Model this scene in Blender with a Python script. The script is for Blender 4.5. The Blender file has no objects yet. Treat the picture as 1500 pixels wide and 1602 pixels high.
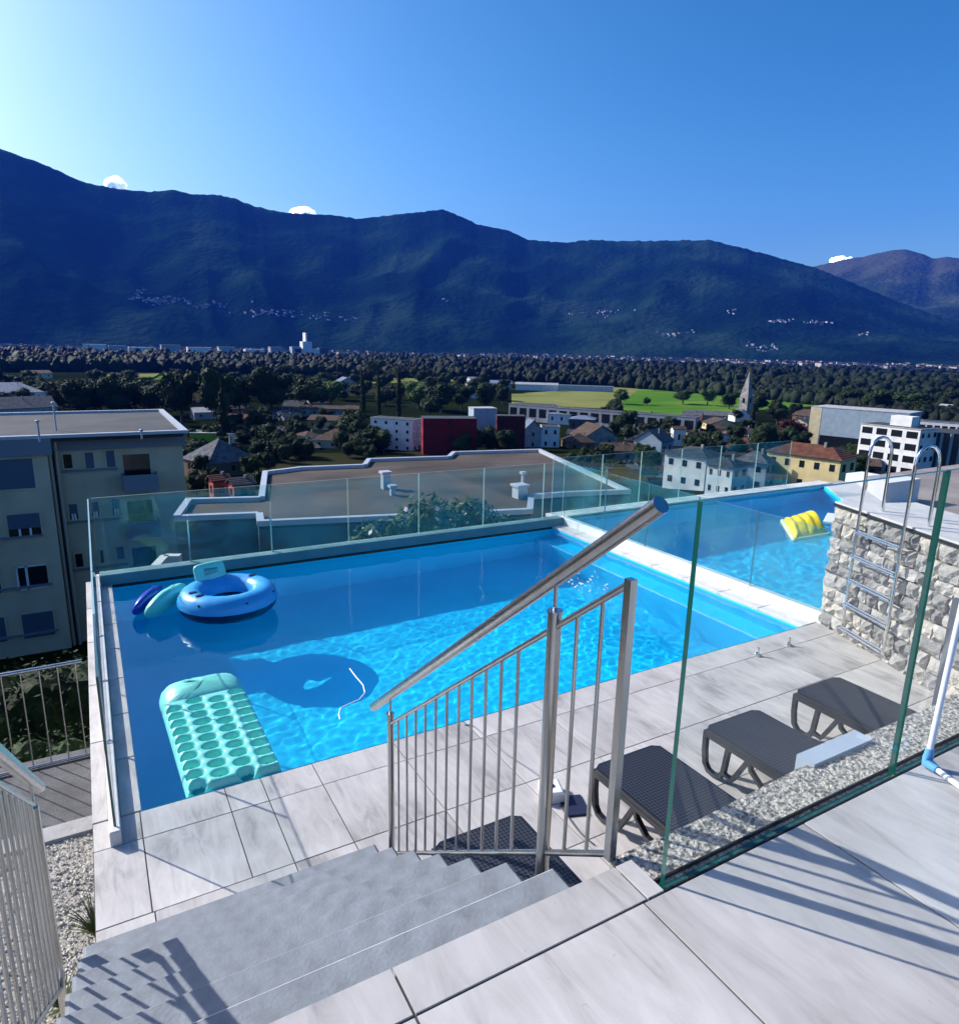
import bpy, bmesh, math, random
import numpy as np
from mathutils import Vector, Matrix, noise as mnoise
random.seed(7); np.random.seed(7)
SC = bpy.context.scene
COL = SC.collection
R = math.radians
# ------------------------------------------------------------------ camera, sky, sun, exposure
FPX, PITCH, ROLL, YAW = 1067.65, .2369, .02217, .52186      # focal length in photo pixels (1500 wide)
CAM = Vector((0, 0, 2.6))
c, s = math.cos, math.sin
_M = (Matrix(((c(ROLL), -s(ROLL), 0), (s(ROLL), c(ROLL), 0), (0, 0, 1))) @
      Matrix(((1, 0, 0), (0, c(PITCH), -s(PITCH)), (0, s(PITCH), c(PITCH)))) @
      Matrix(((1, 0, 0), (0, 0, -1), (0, 1, 0))) @
      Matrix(((c(YAW), -s(YAW), 0), (s(YAW), c(YAW), 0), (0, 0, 1))))
cam_data = bpy.data.cameras.new('camera')
cam = bpy.data.objects.new('camera', cam_data); COL.objects.link(cam)
cam_data.sensor_fit = 'HORIZONTAL'; cam_data.sensor_width = 36
cam_data.lens = 36 * FPX / 1500
cam_data.clip_start = .05; cam_data.clip_end = 90000
m = Matrix((_M[0], -_M[1], -_M[2])).transposed().to_4x4()
m.translation = CAM
cam.matrix_world = m
SC.camera = cam
SUN_EL = R(33.0)
SUN_H = Vector((-.58, .81)).normalized()
SUN_STRENGTH, SKY_STRENGTH = 5.0, .064
world = bpy.data.worlds.new('World'); SC.world = world; world.use_nodes = True
wn = world.node_tree; wn.nodes.clear()
sky = wn.nodes.new('ShaderNodeTexSky'); sky.sky_type = 'NISHITA'; sky.sun_disc = False
sky.sun_elevation = SUN_EL; sky.sun_rotation = math.atan2(SUN_H.x, SUN_H.y)
sky.altitude = 300; sky.air_density = 1.0; sky.dust_density = 2.2; sky.ozone_density = 3.0
hs = wn.nodes.new('ShaderNodeHueSaturation'); hs.inputs['Saturation'].default_value = 1.18; hs.inputs['Hue'].default_value = .488
bg = wn.nodes.new('ShaderNodeBackground'); bg.inputs['Strength'].default_value = SKY_STRENGTH
wo = wn.nodes.new('ShaderNodeOutputWorld')
gm = wn.nodes.new('ShaderNodeGamma'); gm.inputs['Gamma'].default_value = 1.45; wn.links.new(sky.outputs[0], gm.inputs[0]); wn.links.new(gm.outputs[0], hs.inputs['Color']); wn.links.new(hs.outputs[0], bg.inputs[0]); wn.links.new(bg.outputs[0], wo.inputs[0])
sun_data = bpy.data.lights.new('sun', 'SUN'); sun_data.energy = SUN_STRENGTH; sun_data.angle = R(.5)
sun_data.color = (1.0, .965, .92)
sun = bpy.data.objects.new('sun', sun_data); COL.objects.link(sun)
sdir = Vector((SUN_H.x * math.cos(SUN_EL), SUN_H.y * math.cos(SUN_EL), math.sin(SUN_EL)))
sun.rotation_euler = sdir.to_track_quat('Z', 'Y').to_euler(); sun.location = sdir * 60
sun_data.cycles.is_caustics_light = True
vs = SC.view_settings
vs.view_transform = 'Standard'; vs.look = 'None'; vs.exposure = 0.5; vs.gamma = 1; vs.use_curve_mapping = False
SC.cycles.use_denoising = True
SC.cycles.max_bounces = 12; SC.cycles.transparent_max_bounces = 24; SC.cycles.transmission_bounces = 8
SC.cycles.volume_bounces = 0
SC.cycles.sample_clamp_indirect = 6

# ------------------------------------------------------------------ helpers
def ray(px, py):
    return _M.transposed() @ Vector(((px - 750) / FPX, (py - 801) / FPX, 1))
def onz(px, py, z=0.):
    d = ray(px, py); return CAM + d * ((z - CAM.z) / d.z)
def ony(px, py, y):
    d = ray(px, py); return CAM + d * ((y - CAM.y) / d.y)
def onx(px, py, x):
    d = ray(px, py); return CAM + d * ((x - CAM.x) / d.x)
def proj(p):
    q = _M @ (Vector(p) - CAM); return 750 + FPX * q.x / q.z, 801 + FPX * q.y / q.z

def new_mat(name):
    mt = bpy.data.materials.new(name); mt.use_nodes = True
    return mt, mt.node_tree, mt.node_tree.nodes['Principled BSDF']
def mat(name, col, rough=.6, metal=0., var=.0, vscale=4., bump=0., bscale=30., spec=.5, col2=None, coord='Object', stretch=(1, 1, 1), detail=5, lo=.35, hi=.65):
    """principled with colour noise between col and col2 (or darker/lighter) and a noise bump"""
    mt, nt, p = new_mat(name)
    N, L = nt.nodes, nt.links
    p.inputs['Roughness'].default_value = rough; p.inputs['Metallic'].default_value = metal
    p.inputs['Specular IOR Level'].default_value = spec
    p.inputs['Base Color'].default_value = (*col, 1)
    tc = N.new('ShaderNodeTexCoord'); mp = N.new('ShaderNodeMapping'); mp.inputs['Scale'].default_value = stretch
    if coord == 'World':
        g = N.new('ShaderNodeNewGeometry'); L.new(g.outputs['Position'], mp.inputs[0])
    else:
        L.new(tc.outputs['Object'], mp.inputs[0])
    if var or col2:
        nz = N.new('ShaderNodeTexNoise'); nz.inputs['Scale'].default_value = vscale; nz.inputs['Detail'].default_value = detail
        L.new(mp.outputs[0], nz.inputs['Vector'])
        rp = N.new('ShaderNodeValToRGB')
        a = col if col2 else tuple(max(0, x * (1 - var)) for x in col)
        b = col2 if col2 else tuple(min(1, x * (1 + var)) for x in col)
        rp.color_ramp.elements[0].position = lo; rp.color_ramp.elements[1].position = hi
        rp.color_ramp.elements[0].color = (*a, 1); rp.color_ramp.elements[1].color = (*b, 1)
        L.new(nz.outputs[0], rp.inputs[0]); L.new(rp.outputs[0], p.inputs['Base Color'])
    if bump:
        nb = N.new('ShaderNodeTexNoise'); nb.inputs['Scale'].default_value = bscale; nb.inputs['Detail'].default_value = 6
        L.new(mp.outputs[0], nb.inputs['Vector'])
        bp = N.new('ShaderNodeBump'); bp.inputs['Strength'].default_value = bump; bp.inputs['Distance'].default_value = .02
        L.new(nb.outputs[0], bp.inputs['Height']); L.new(bp.outputs[0], p.inputs['Normal'])
    return mt
def worldloc(o):
    v = Vector()
    while o: v += o.location; o = o.parent
    return v
class MB:
    def __init__(s): s.v = []; s.f = []; s.mi = []; s.sm = []
    def add(s, vs_, fs_, mi=0, smooth=False):
        n = len(s.v); s.v += [tuple(q) for q in vs_]; s.f += [tuple(i + n for i in f) for f in fs_]
        s.mi += [mi] * len(fs_); s.sm += [smooth] * len(fs_); return s
    def box(s, lo, hi, mi=0, rz=0., piv=None):
        x0, y0, z0 = lo; x1, y1, z1 = hi
        vs_ = [(x0, y0, z0), (x1, y0, z0), (x1, y1, z0), (x0, y1, z0), (x0, y0, z1), (x1, y0, z1), (x1, y1, z1), (x0, y1, z1)]
        if rz:
            cx, cy = piv or ((x0 + x1) / 2, (y0 + y1) / 2); C_, S_ = math.cos(rz), math.sin(rz)
            vs_ = [(cx + (x - cx) * C_ - (y - cy) * S_, cy + (x - cx) * S_ + (y - cy) * C_, z) for x, y, z in vs_]
        return s.add(vs_, [(0, 3, 2, 1), (4, 5, 6, 7), (0, 1, 5, 4), (1, 2, 6, 5), (2, 3, 7, 6), (3, 0, 4, 7)], mi)
    def cbox(s, lo, hi, ch=.004, mi=0):
        """box with a chamfered top edge"""
        x0, y0, z0 = lo; x1, y1, z1 = hi
        vs_ = [(x0, y0, z0), (x1, y0, z0), (x1, y1, z0), (x0, y1, z0), (x0, y0, z1 - ch), (x1, y0, z1 - ch), (x1, y1, z1 - ch), (x0, y1, z1 - ch),
               (x0 + ch, y0 + ch, z1), (x1 - ch, y0 + ch, z1), (x1 - ch, y1 - ch, z1), (x0 + ch, y1 - ch, z1)]
        return s.add(vs_, [(0, 3, 2, 1), (0, 1, 5, 4), (1, 2, 6, 5), (2, 3, 7, 6), (3, 0, 4, 7), (4, 5, 9, 8), (5, 6, 10, 9), (6, 7, 11, 10), (7, 4, 8, 11), (8, 9, 10, 11)], mi)
    def tube(s, pts, r, n=10, mi=0, cap=True, rads=None):
        pts = [Vector(p) for p in pts]; k = len(pts); vs_ = []; up = None
        for i, p in enumerate(pts):
            d = (pts[min(i + 1, k - 1)] - pts[max(i - 1, 0)]).normalized()
            if up is None: up = Vector((0, 0, 1)) if abs(d.z) < .9 else Vector((1, 0, 0))
            a = d.cross(up).normalized(); b = a.cross(d).normalized(); up = b
            rr = rads[i] if rads else r
            for j in range(n):
                t = 2 * math.pi * j / n; vs_.append(p + a * rr * math.cos(t) + b * rr * math.sin(t))
        fs_ = [(i * n + j, i * n + (j + 1) % n, (i + 1) * n + (j + 1) % n, (i + 1) * n + j) for i in range(k - 1) for j in range(n)]
        s.add(vs_, fs_, mi, True)
        if cap:
            s.add(vs_[:n], [tuple(range(n))[::-1]], mi); s.add(vs_[-n:], [tuple(range(n))], mi)
        return s
    def prism(s, poly, z0, z1, mi=0, axis='z'):
        n = len(poly)
        def P(a, b, h): return (a, b, h) if axis == 'z' else ((h, a, b) if axis == 'x' else (a, h, b))
        s.add([P(a, b, z0) for a, b in poly] + [P(a, b, z1) for a, b in poly],
              [tuple(range(n))[::-1], tuple(range(n, 2 * n))] + [(i, (i + 1) % n, n + (i + 1) % n, n + i) for i in range(n)], mi)
        return s
    def ell(s, c_, r_, nu=16, nv=10, mi=0, rot=None):
        vs_ = []; c_ = Vector(c_)
        for i in range(nv + 1):
            ph = math.pi * i / nv
            for j in range(nu):
                th = 2 * math.pi * j / nu
                q = Vector((r_[0] * math.sin(ph) * math.cos(th), r_[1] * math.sin(ph) * math.sin(th), r_[2] * math.cos(ph)))
                if rot: q = rot @ q
                vs_.append(c_ + q)
        return s.add(vs_, [(i * nu + j, (i + 1) * nu + j, (i + 1) * nu + (j + 1) % nu, i * nu + (j + 1) % nu) for i in range(nv) for j in range(nu)], mi, True)
    def mesh(s, name, mats, off=Vector()):
        me = bpy.data.meshes.new(name)
        me.from_pydata([(x - off.x, y - off.y, z - off.z) for x, y, z in s.v], [], s.f)
        for q in (mats if isinstance(mats, (list, tuple)) else [mats]): me.materials.append(q)
        me.polygons.foreach_set('material_index', s.mi); me.polygons.foreach_set('use_smooth', s.sm); me.validate(); me.update(); return me
    def build(s, name, mats, parent=None, label=None, loc=None):
        off = worldloc(parent) if parent else Vector()
        if loc is not None: off = Vector(loc)
        o = bpy.data.objects.new(name, s.mesh(name, mats, off)); COL.objects.link(o)
        if parent: o.parent = parent
        if loc is not None: o.location = Vector(loc) - (worldloc(parent) if parent else Vector())
        if label: o['label'] = label
        return o
def tag(o, label, cat, group=None):
    o['label'] = label; o['category'] = cat
    if group: o['group'] = group
    return o
def struct(o): o['kind'] = 'structure'; return o
def stuff(o, label, cat=None):
    o['kind'] = 'stuff'; o['label'] = label
    if cat and not o.parent: o['category'] = cat
    return o
def empty(name, loc, label=None, cat=None, group=None, rz=0.):
    o = bpy.data.objects.new(name, None); COL.objects.link(o); o.location = loc; o.rotation_euler.z = rz; o.empty_display_size = .1
    if label: tag(o, label, cat, group)
    return o
def inst(name, me, loc, parent=None, scale=None, rz=0.):
    o = bpy.data.objects.new(name, me); COL.objects.link(o); o.location = loc; o.rotation_euler.z = rz
    if scale: o.scale = scale
    if parent: o.parent = parent
    return o
def copy_tree(o, parent=None):
    k = o.copy(); COL.objects.link(k); k.parent = parent
    for ch in list(o.children): copy_tree(ch, k)
    return k

# ------------------------------------------------------------------ materials
def stone_tile(name, a, b, cdark):
    mt, nt, p = new_mat(name); N, L = nt.nodes, nt.links
    g = N.new('ShaderNodeNewGeometry'); oi = N.new('ShaderNodeObjectInfo')
    vm = N.new('ShaderNodeVectorMath'); vm.operation = 'SCALE'; vm.inputs['Scale'].default_value = 7.
    cmb = N.new('ShaderNodeCombineXYZ')
    for i in range(3): L.new(oi.outputs['Random'], cmb.inputs[i])
    L.new(cmb.outputs[0], vm.inputs[0])
    ad = N.new('ShaderNodeVectorMath'); ad.operation = 'ADD'; L.new(g.outputs['Position'], ad.inputs[0]); L.new(vm.outputs[0], ad.inputs[1])
    mp = N.new('ShaderNodeMapping'); mp.inputs['Scale'].default_value = (1.0, .22, 1); mp.inputs['Rotation'].default_value = (0, 0, .22)
    L.new(ad.outputs[0], mp.inputs[0])
    n1 = N.new('ShaderNodeTexNoise'); n1.inputs['Scale'].default_value = 15; n1.inputs['Detail'].default_value = 11; n1.inputs['Roughness'].default_value = .62; n1.inputs['Distortion'].default_value = .9
    n2 = N.new('ShaderNodeTexNoise'); n2.inputs['Scale'].default_value = 2.2; n2.inputs['Detail'].default_value = 4
    L.new(mp.outputs[0], n1.inputs[0]); L.new(ad.outputs[0], n2.inputs[0])
    r1 = N.new('ShaderNodeValToRGB'); e = r1.color_ramp.elements
    e[0].position = .36; e[0].color = (*cdark, 1); e[1].position = .46; e[1].color = (*a, 1)
    e2 = e.new(.62); e2.color = (*b, 1)
    mx = N.new('ShaderNodeMath'); mx.operation = 'MULTIPLY_ADD'; mx.inputs[1].default_value = .5; 
    L.new(n2.outputs[0], mx.inputs[0]); 
    m2 = N.new('ShaderNodeMath'); m2.operation = 'MULTIPLY'; m2.inputs[1].default_value = .5; L.new(n1.outputs[0], m2.inputs[0]); L.new(m2.outputs[0], mx.inputs[2])
    L.new(mx.outputs[0], r1.inputs[0])
    # whole-tile tone variation
    hv = N.new('ShaderNodeHueSaturation'); mr = N.new('ShaderNodeMapRange'); mr.inputs[3].default_value = .93; mr.inputs[4].default_value = 1.05
    L.new(oi.outputs['Random'], mr.inputs[0]); L.new(mr.outputs[0], hv.inputs['Value']); L.new(r1.outputs[0], hv.inputs['Color'])
    # fine dirt specks
    n3 = N.new('ShaderNodeTexNoise'); n3.inputs['Scale'].default_value = 60; n3.inputs['Detail'].default_value = 3; L.new(g.outputs['Position'], n3.inputs[0])
    r3 = N.new('ShaderNodeValToRGB'); r3.color_ramp.elements[0].position = .17; r3.color_ramp.elements[0].color = (.55, .53, .5, 1); r3.color_ramp.elements[1].position = .28; r3.color_ramp.elements[1].color = (1, 1, 1, 1)
    L.new(n3.outputs[0], r3.inputs[0])
    mm = N.new('ShaderNodeMix'); mm.data_type = 'RGBA'; mm.blend_type = 'MULTIPLY'; mm.inputs[0].default_value = .8
    L.new(hv.outputs[0], mm.inputs[6]); L.new(r3.outputs[0], mm.inputs[7]); L.new(mm.outputs[2], p.inputs['Base Color'])
    p.inputs['Roughness'].default_value = .48
    bp = N.new('ShaderNodeBump'); bp.inputs['Strength'].default_value = .12; bp.inputs['Distance'].default_value = .004
    L.new(n1.outputs[0], bp.inputs['Height']); L.new(bp.outputs[0], p.inputs['Normal'])
    return mt
M_TILE = stone_tile('marble_look_tile', (.44, .415, .39), (.56, .535, .505), (.29, .275, .26))
M_GROUT = mat('grout', (.07, .068, .068), .9)
M_CONC = mat('concrete', (.33, .32, .31), .85, var=.25, vscale=3, bump=.3)
M_STEP = mat('grey_stair_paint', (.205, .228, .25), .72, var=.20, vscale=14, bump=.12, bscale=90, lo=.3, hi=.7, detail=10)
M_NOSE = mat('worn_lit_step_nosing', (.50, .53, .56), .7, var=.25, vscale=9)  # paler nosing: worn paint, plus the light its edge catches painted in
M_STEEL = mat('brushed_steel', (.52, .51, .50), .26, 1., var=.1, vscale=30, stretch=(1, 1, .1), bump=.05, bscale=120)
M_CHROME = mat('polished_steel', (.7, .7, .7), .1, 1.)
M_BLACK = mat('black_aluminium', (.015, .015, .017), .45)
M_LOUNGE = None
def glass_mat(name, tint, film=.05):
    mt, nt, p = new_mat(name); N, L = nt.nodes, nt.links; N.remove(p)
    out = N['Material Output']; tr = N.new('ShaderNodeBsdfTransparent'); tr.inputs[0].default_value = (*tint, 1)
    gl = N.new('ShaderNodeBsdfGlossy'); gl.inputs['Roughness'].default_value = 0.0
    fr = N.new('ShaderNodeFresnel'); fr.inputs['IOR'].default_value = 1.5
    gb_ = N.new('ShaderNodeNewGeometry'); iv = N.new('ShaderNodeMath'); iv.operation = 'SUBTRACT'; iv.inputs[0].default_value = 1; L.new(gb_.outputs['Backfacing'], iv.inputs[1])
    ml = N.new('ShaderNodeMath'); ml.operation = 'MULTIPLY'; L.new(fr.outputs[0], ml.inputs[0]); L.new(iv.outputs[0], ml.inputs[1])
    mx = N.new('ShaderNodeMixShader'); L.new(ml.outputs[0], mx.inputs[0]); L.new(tr.outputs[0], mx.inputs[1]); L.new(gl.outputs[0], mx.inputs[2])
    # patchy teal diffuse film over the pane
    df = N.new('ShaderNodeBsdfDiffuse'); df.inputs[0].default_value = (.12, .42, .45, 1)
    nz = N.new('ShaderNodeTexNoise'); nz.inputs['Scale'].default_value = 1.6; nz.inputs['Detail'].default_value = 5
    g = N.new('ShaderNodeNewGeometry'); L.new(g.outputs['Position'], nz.inputs[0])
    mr = N.new('ShaderNodeMapRange'); mr.inputs[1].default_value = .35; mr.inputs[2].default_value = .8; mr.inputs[3].default_value = 0.0; mr.inputs[4].default_value = film
    L.new(nz.outputs[0], mr.inputs[0])
    m2 = N.new('ShaderNodeMixShader'); L.new(mr.outputs[0], m2.inputs[0]); L.new(mx.outputs[0], m2.inputs[1]); L.new(df.outputs[0], m2.inputs[2])
    L.new(m2.outputs[0], out.inputs[0]); return mt
M_GLASS = glass_mat('clear_glass', (.965, .988, .985), .03)
M_GLASST = glass_mat('tinted_glass', (.90, .97, .965), .24)
M_GLASSL = glass_mat('faintly_tinted_glass', (.955, .985, .98), .08)
M_GEDGE = mat('green_glass_edge', (.008, .075, .062), .15, spec=.8)
M_GEDGE_L = mat('pale_glass_edge', (.25, .42, .42), .2, spec=.8)
M_LINER = mat('pool_liner', (.010, .73, .95), .5, var=.05, vscale=1.5)
M_COPE = mat('pale_coping', (.62, .60, .58), .6, var=.08, vscale=6, bump=.15)
M_WHITE = mat('white_paint', (.78, .78, .76), .55, var=.04, vscale=3)

# ------------------------------------------------------------------ ground heights
def gz(x, y):
    d = math.hypot(x * .55, y)
    pts = [(0, -5), (9, -5), (45, -15.5), (120, -27), (270, -44), (1e6, -45)]
    for (a, za), (b, zb) in zip(pts, pts[1:]):
        if d <= b: return za + (zb - za) * (d - a) / (b - a)
    return -45
def ghit(px, py):
    d = ray(px, py).normalized(); t = 5.
    for i in range(4000):
        p = CAM + d * t
        if p.z < gz(p.x, p.y): return p
        t += max(.1, (p.z - gz(p.x, p.y)) * .8)
        if t > 2e4: break
    return CAM + d * t

# ================================================================== POOL DECK
def tiles(parent, xs, rows, z, mt, th=.03, gap=.0032):
    """one tile object per cell; rows = [(y0, y1, [x joints] or None)]"""
    for y0, y1, xj in rows:
        xj = xj or xs
        for a, b in zip(xj, xj[1:]):
            zz = z + random.uniform(-.0008, .0008)
            MB().cbox((a + gap, y0 + gap, z - th), (b - gap, y1 - gap, zz), .0005).build('tile', mt, parent, loc=((a + b) / 2, (y0 + y1) / 2, z))
deck = MB().box((-.2, 1.2, -.40), (6.2, 3.845, -.004)).build('pool_deck', M_GROUT); struct(deck)
XJ = [-.2, .035, .5, 1.02, 1.57, 2.12, 2.7, 3.3, 3.9, 4.45, 5.05, 5.65, 6.2]
XJ1 = [-.2, .035, .49, .7, 1.02, 1.57, 2.12, 2.7, 3.3, 3.9, 4.45, 5.05, 5.65, 6.2]
tiles(deck, XJ, [(3.60, 3.845, XJ1), (3.04, 3.60, XJ1), (2.46, 3.04, [-.2, .045, .7, 1.02, 1.57, 2.12, 2.7, 3.3, 3.9, 4.45, 5.05, 5.65, 5.9]),
                 (1.86, 2.46, [1.02, 1.57, 2.12, 2.7, 3.3, 3.9, 4.45, 5.05, 5.65]), (1.25, 1.86, [1.02, 1.57, 2.12, 2.7, 3.3, 3.9, 4.45, 5.05])], 0, M_TILE)

# ---- pool shell and copings
X0, X1, Y0, Y1, ZW, ZB = .04, 5.92, 3.85, 8.08, -.05, -1.12
pool = empty('swimming_pool', (0, Y0, 0), 'large swimming pool with cyan liner beside the tiled lounging deck', 'pool')
b = MB()
BX, BZ = 5.60, -.40                                             # underwater bench along the right side
b.add([(X0, Y0, 0), (X1, Y0, 0), (X1, Y1, 0), (X0, Y1, 0), (X0, Y0, ZB), (BX, Y0, ZB), (BX, Y1, ZB), (X0, Y1, ZB),
       (BX, Y0, BZ), (BX, Y1, BZ), (X1, Y0, BZ), (X1, Y1, BZ)],
      [(4, 5, 6, 7), (0, 4, 7, 3), (5, 8, 9, 6), (8, 10, 11, 9), (10, 1, 2, 11), (0, 1, 10, 8, 5, 4), (3, 7, 6, 9, 11, 2)])
basin = b.build('basin', M_LINER, pool); pass
basin.cycles.is_caustics_receiver = True
MB().box((BX + .001, Y0 + .004, BZ + .002), (BX + .03, Y1 - .004, BZ + .014)).build('bench_edge', mat('bench_edge_white', (.6, .85, .9), .5), pool).cycles.is_caustics_receiver = True
MB().box((-.2, Y0, -4.8), (X0 - .012, Y1 + .2, -.032)).box((X0 - .012, Y1 + .012, -4.8), (6.26, Y1 + .2, -.032)).box((X1 + .012, Y0, -4.8), (6.26, Y1 + .012, -.032)).build('shell_wall', M_CONC, pool)
def strip(parent, name, lo, hi, ax, n, mt, ch=.004, gap=.003):
    for i in range(n):
        l, h = list(lo), list(hi); w = (hi[ax] - lo[ax]) / n
        l[ax] = lo[ax] + i * w + gap; h[ax] = lo[ax] + (i + 1) * w - gap
        MB().cbox(l, h, ch).build(name, mt, parent, loc=((l[0] + h[0]) / 2, (l[1] + h[1]) / 2, h[2]))
strip(pool, 'coping_tile', (-.2, 3.85, -.03), (-.12, 8.28, 0), 1, 5, M_TILE)
strip(pool, 'coping_tile', (-.062, 3.85, -.03), (.045, 8.08, 0), 1, 7, M_TILE)
strip(pool, 'curb_stone', (-.118, 3.60, -.0), (-.064, 8.25, .085), 1, 5, M_COPE)
strip(pool, 'coping_tile', (5.915, 3.85, -.03), (6.125, 8.08, 0.002), 1, 8, M_COPE)
strip(pool, 'curb_stone', (6.128, 3.80, -.0), (6.255, 8.25, .10), 1, 5, M_WHITE)
M_BAND = mat('grey_render', (.13, .25, .27), .7, var=.1, vscale=4)
MB().cbox((-.06, 8.082, -.03), (6.125, 8.25, .11), .006).build('far_upstand', M_BAND, pool)
MB().box((.05, 8.062, -.036), (5.9, 8.081, -.004)).build('dark_edge_strip', M_BLACK, pool)  # thin black strip along the far water line

def wave(x, y, k=1.):
    a = .0008 * math.sin(5.1 * x + 3.3 * y + .6) + .0006 * math.sin(-7.3 * x + 8.9 * y + 1.1)
    a += .0016 * (mnoise.noise(Vector((x * 3.6, y * 3.6, .3)))) + .0017 * mnoise.noise(Vector((x * 8.1, y * 9.1, 4.3))) + .0011 * mnoise.noise(Vector((x * 15, y * 17, 7.7))) + .0004 * mnoise.noise(Vector((x * 31, y * 33, 1.7)))
    dj = math.hypot(x - 4.8, y - 6.0)
    a *= .72 * (.75 + 1.6 * math.exp(-(dj / .9) ** 2)) * k
    return a
def water(name, x0, x1, y0, y1, z, st, inside=None, k=1.):
    nx, ny = int((x1 - x0) / st), int((y1 - y0) / st)
    vs_ = []; 
    for j in range(ny + 1):
        for i in range(nx + 1):
            x, y = x0 + (x1 - x0) * i / nx, y0 + (y1 - y0) * j / ny
            vs_.append((x, y, z + wave(x, y, k)))
    fs_ = []
    for j in range(ny):
        for i in range(nx):
            if inside and not inside(x0 + (x1 - x0) * (i + .5) / nx, y0 + (y1 - y0) * (j + .5) / ny): continue
            a = j * (nx + 1) + i; fs_.append((a, a + 1, a + nx + 2, a + nx + 1))
    o = MB().add(vs_, fs_, 0, True).build(name, M_WATER); struct(o); o.cycles.is_caustics_caster = True; return o
mt, nt, p = new_mat('pool_water'); nt.nodes.remove(p)
g_ = nt.nodes.new('ShaderNodeBsdfGlass'); g_.inputs['IOR'].default_value = 1.333; g_.inputs['Roughness'].default_value = 0; g_.inputs['Color'].default_value = (.70, .93, 1, 1)
nt.links.new(g_.outputs[0], nt.nodes['Material Output'].inputs[0]); M_WATER = mt
water('pool_water', X0 - .003, X1 + .003, Y0 - .003, Y1 + .003, ZW, .021)

# ---- second pool, behind the glass divider
def diag(y): return 13.0 - (8.45 - y) * .98
pool2 = empty('swimming_pool', (6.3, 3.9, 0), 'second pool with the yellow float, behind the glass divider', 'pool')
poly = [(6.27, 3.9), (diag(3.9), 3.9), (13.0, 8.45), (6.27, 8.45)]
b = MB(); n = 4
b.add([(x, y, -1.3) for x, y in poly] + [(x, y, 0) for x, y in poly], [(0, 1, 2, 3)] + [((i + 1) % n, i, n + i, n + (i + 1) % n) for i in range(n)])
o = b.build('basin', M_LINER, pool2); o.cycles.is_caustics_receiver = True
strip(pool2, 'coping_tile', (6.26, 8.45, -.03), (13.3, 8.75, 0.02), 0, 9, M_COPE)
q = MB().prism([(13.02, 8.44), (14.0, 8.44), (9.5, 3.9), (8.62, 3.9)], -.03, .004).build('pool_edge_slab', M_COPE, pool2)
MB().box((6.27, 8.47, -5), (14, 8.75, -.035)).build('shell_wall', M_CONC, pool2)
water('pool_water', 6.272, 13.0, 3.9, 8.448, ZW, .032, lambda x, y: x < diag(y) + .03, 2.2)

# ================================================================== STAIRS AND UPPER TERRACE
ZT = 1.31
NY = [2.80 - .243 * k for k in range(8)]
stairs = empty('staircase', (.4, 2.8, 0), 'grey painted concrete flight of steps down to the pool deck', 'stairs')
for k in range(7):
    z1 = .1637 * (k + 1)
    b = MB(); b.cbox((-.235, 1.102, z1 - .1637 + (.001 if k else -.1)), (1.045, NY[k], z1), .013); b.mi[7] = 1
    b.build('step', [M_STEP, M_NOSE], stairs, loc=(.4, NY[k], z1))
terr = MB().box((-.25, -4, 1.0), (1.118, 1.088, ZT - .004)).box((1.118, -4, 1.0), (9, .985, ZT - .004)).box((-.25, -4, -1.5), (9, 1.0, 1.0)).build('upper_terrace', M_GROUT); struct(terr)
TX = [-.153 + .6 * k for k in range(-1, 9)]; TX[0] = -.27
tiles(terr, TX, [(-.21, .988, None), (-1.41, -.21, None)], ZT, M_TILE)
tiles(terr, [-.27, .447, 1.062], [(.988, 1.112, None)], ZT, M_TILE)
tiles(terr, [1.062, 1.12], [(.988, 1.112, None)], ZT, M_TILE)
# rough concrete top of the retaining wall
M_AGG = None
mt, nt, p = new_mat('exposed_aggregate'); N, L = nt.nodes, nt.links
g = N.new('ShaderNodeNewGeometry'); v = N.new('ShaderNodeTexVoronoi'); v.inputs['Scale'].default_value = 160; L.new(g.outputs['Position'], v.inputs['Vector'])
n1 = N.new('ShaderNodeTexNoise'); n1.inputs['Scale'].default_value = 85; n1.inputs['Detail'].default_value = 5; L.new(g.outputs['Position'], n1.inputs[0])
rp = N.new('ShaderNodeValToRGB'); rp.color_ramp.elements[0].position = .36; rp.color_ramp.elements[0].color = (.13, .122, .11, 1); rp.color_ramp.elements[1].position = .60; rp.color_ramp.elements[1].color = (.60, .57, .50, 1)
L.new(n1.outputs[0], rp.inputs[0])
mx = N.new('ShaderNodeMix'); mx.data_type = 'RGBA'; mx.blend_type = 'MULTIPLY'; mx.inputs[0].default_value = .55
L.new(rp.outputs[0], mx.inputs[6]); L.new(v.outputs['Distance'], mx.inputs[7]); mx.inputs[0].default_value = .35; L.new(mx.outputs[2], p.inputs['Base Color'])
bp = N.new('ShaderNodeBump'); bp.inputs['Strength'].default_value = .9; bp.inputs['Distance'].default_value = .012; L.new(n1.outputs[0], bp.inputs['Height']); L.new(bp.outputs[0], p.inputs['Normal']); p.inputs['Roughness'].default_value = .95
M_AGG = mt
b = MB(); nx, ny = 600, 20
vs_ = []
for j in range(ny + 1):
    for i in range(nx + 1):
        x = 1.122 + 4.9 * i / nx; y = 1.045 + (.115 + .06 * min(1, (x - 1.12) / 1.2)) * j / ny
        z = 1.275 + .003 * mnoise.noise(Vector((x * 22, y * 22, 0))) + .004 * mnoise.noise(Vector((x * 70, y * 70, 3)))
        if j == ny: z -= .012; y += .006 * mnoise.noise(Vector((x * 15, 0, 5)))
        vs_.append((x, y, z))
b.add(vs_, [(j * (nx + 1) + i, j * (nx + 1) + i + 1, (j + 1) * (nx + 1) + i + 1, (j + 1) * (nx + 1) + i) for j in range(ny) for i in range(nx)])
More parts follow.
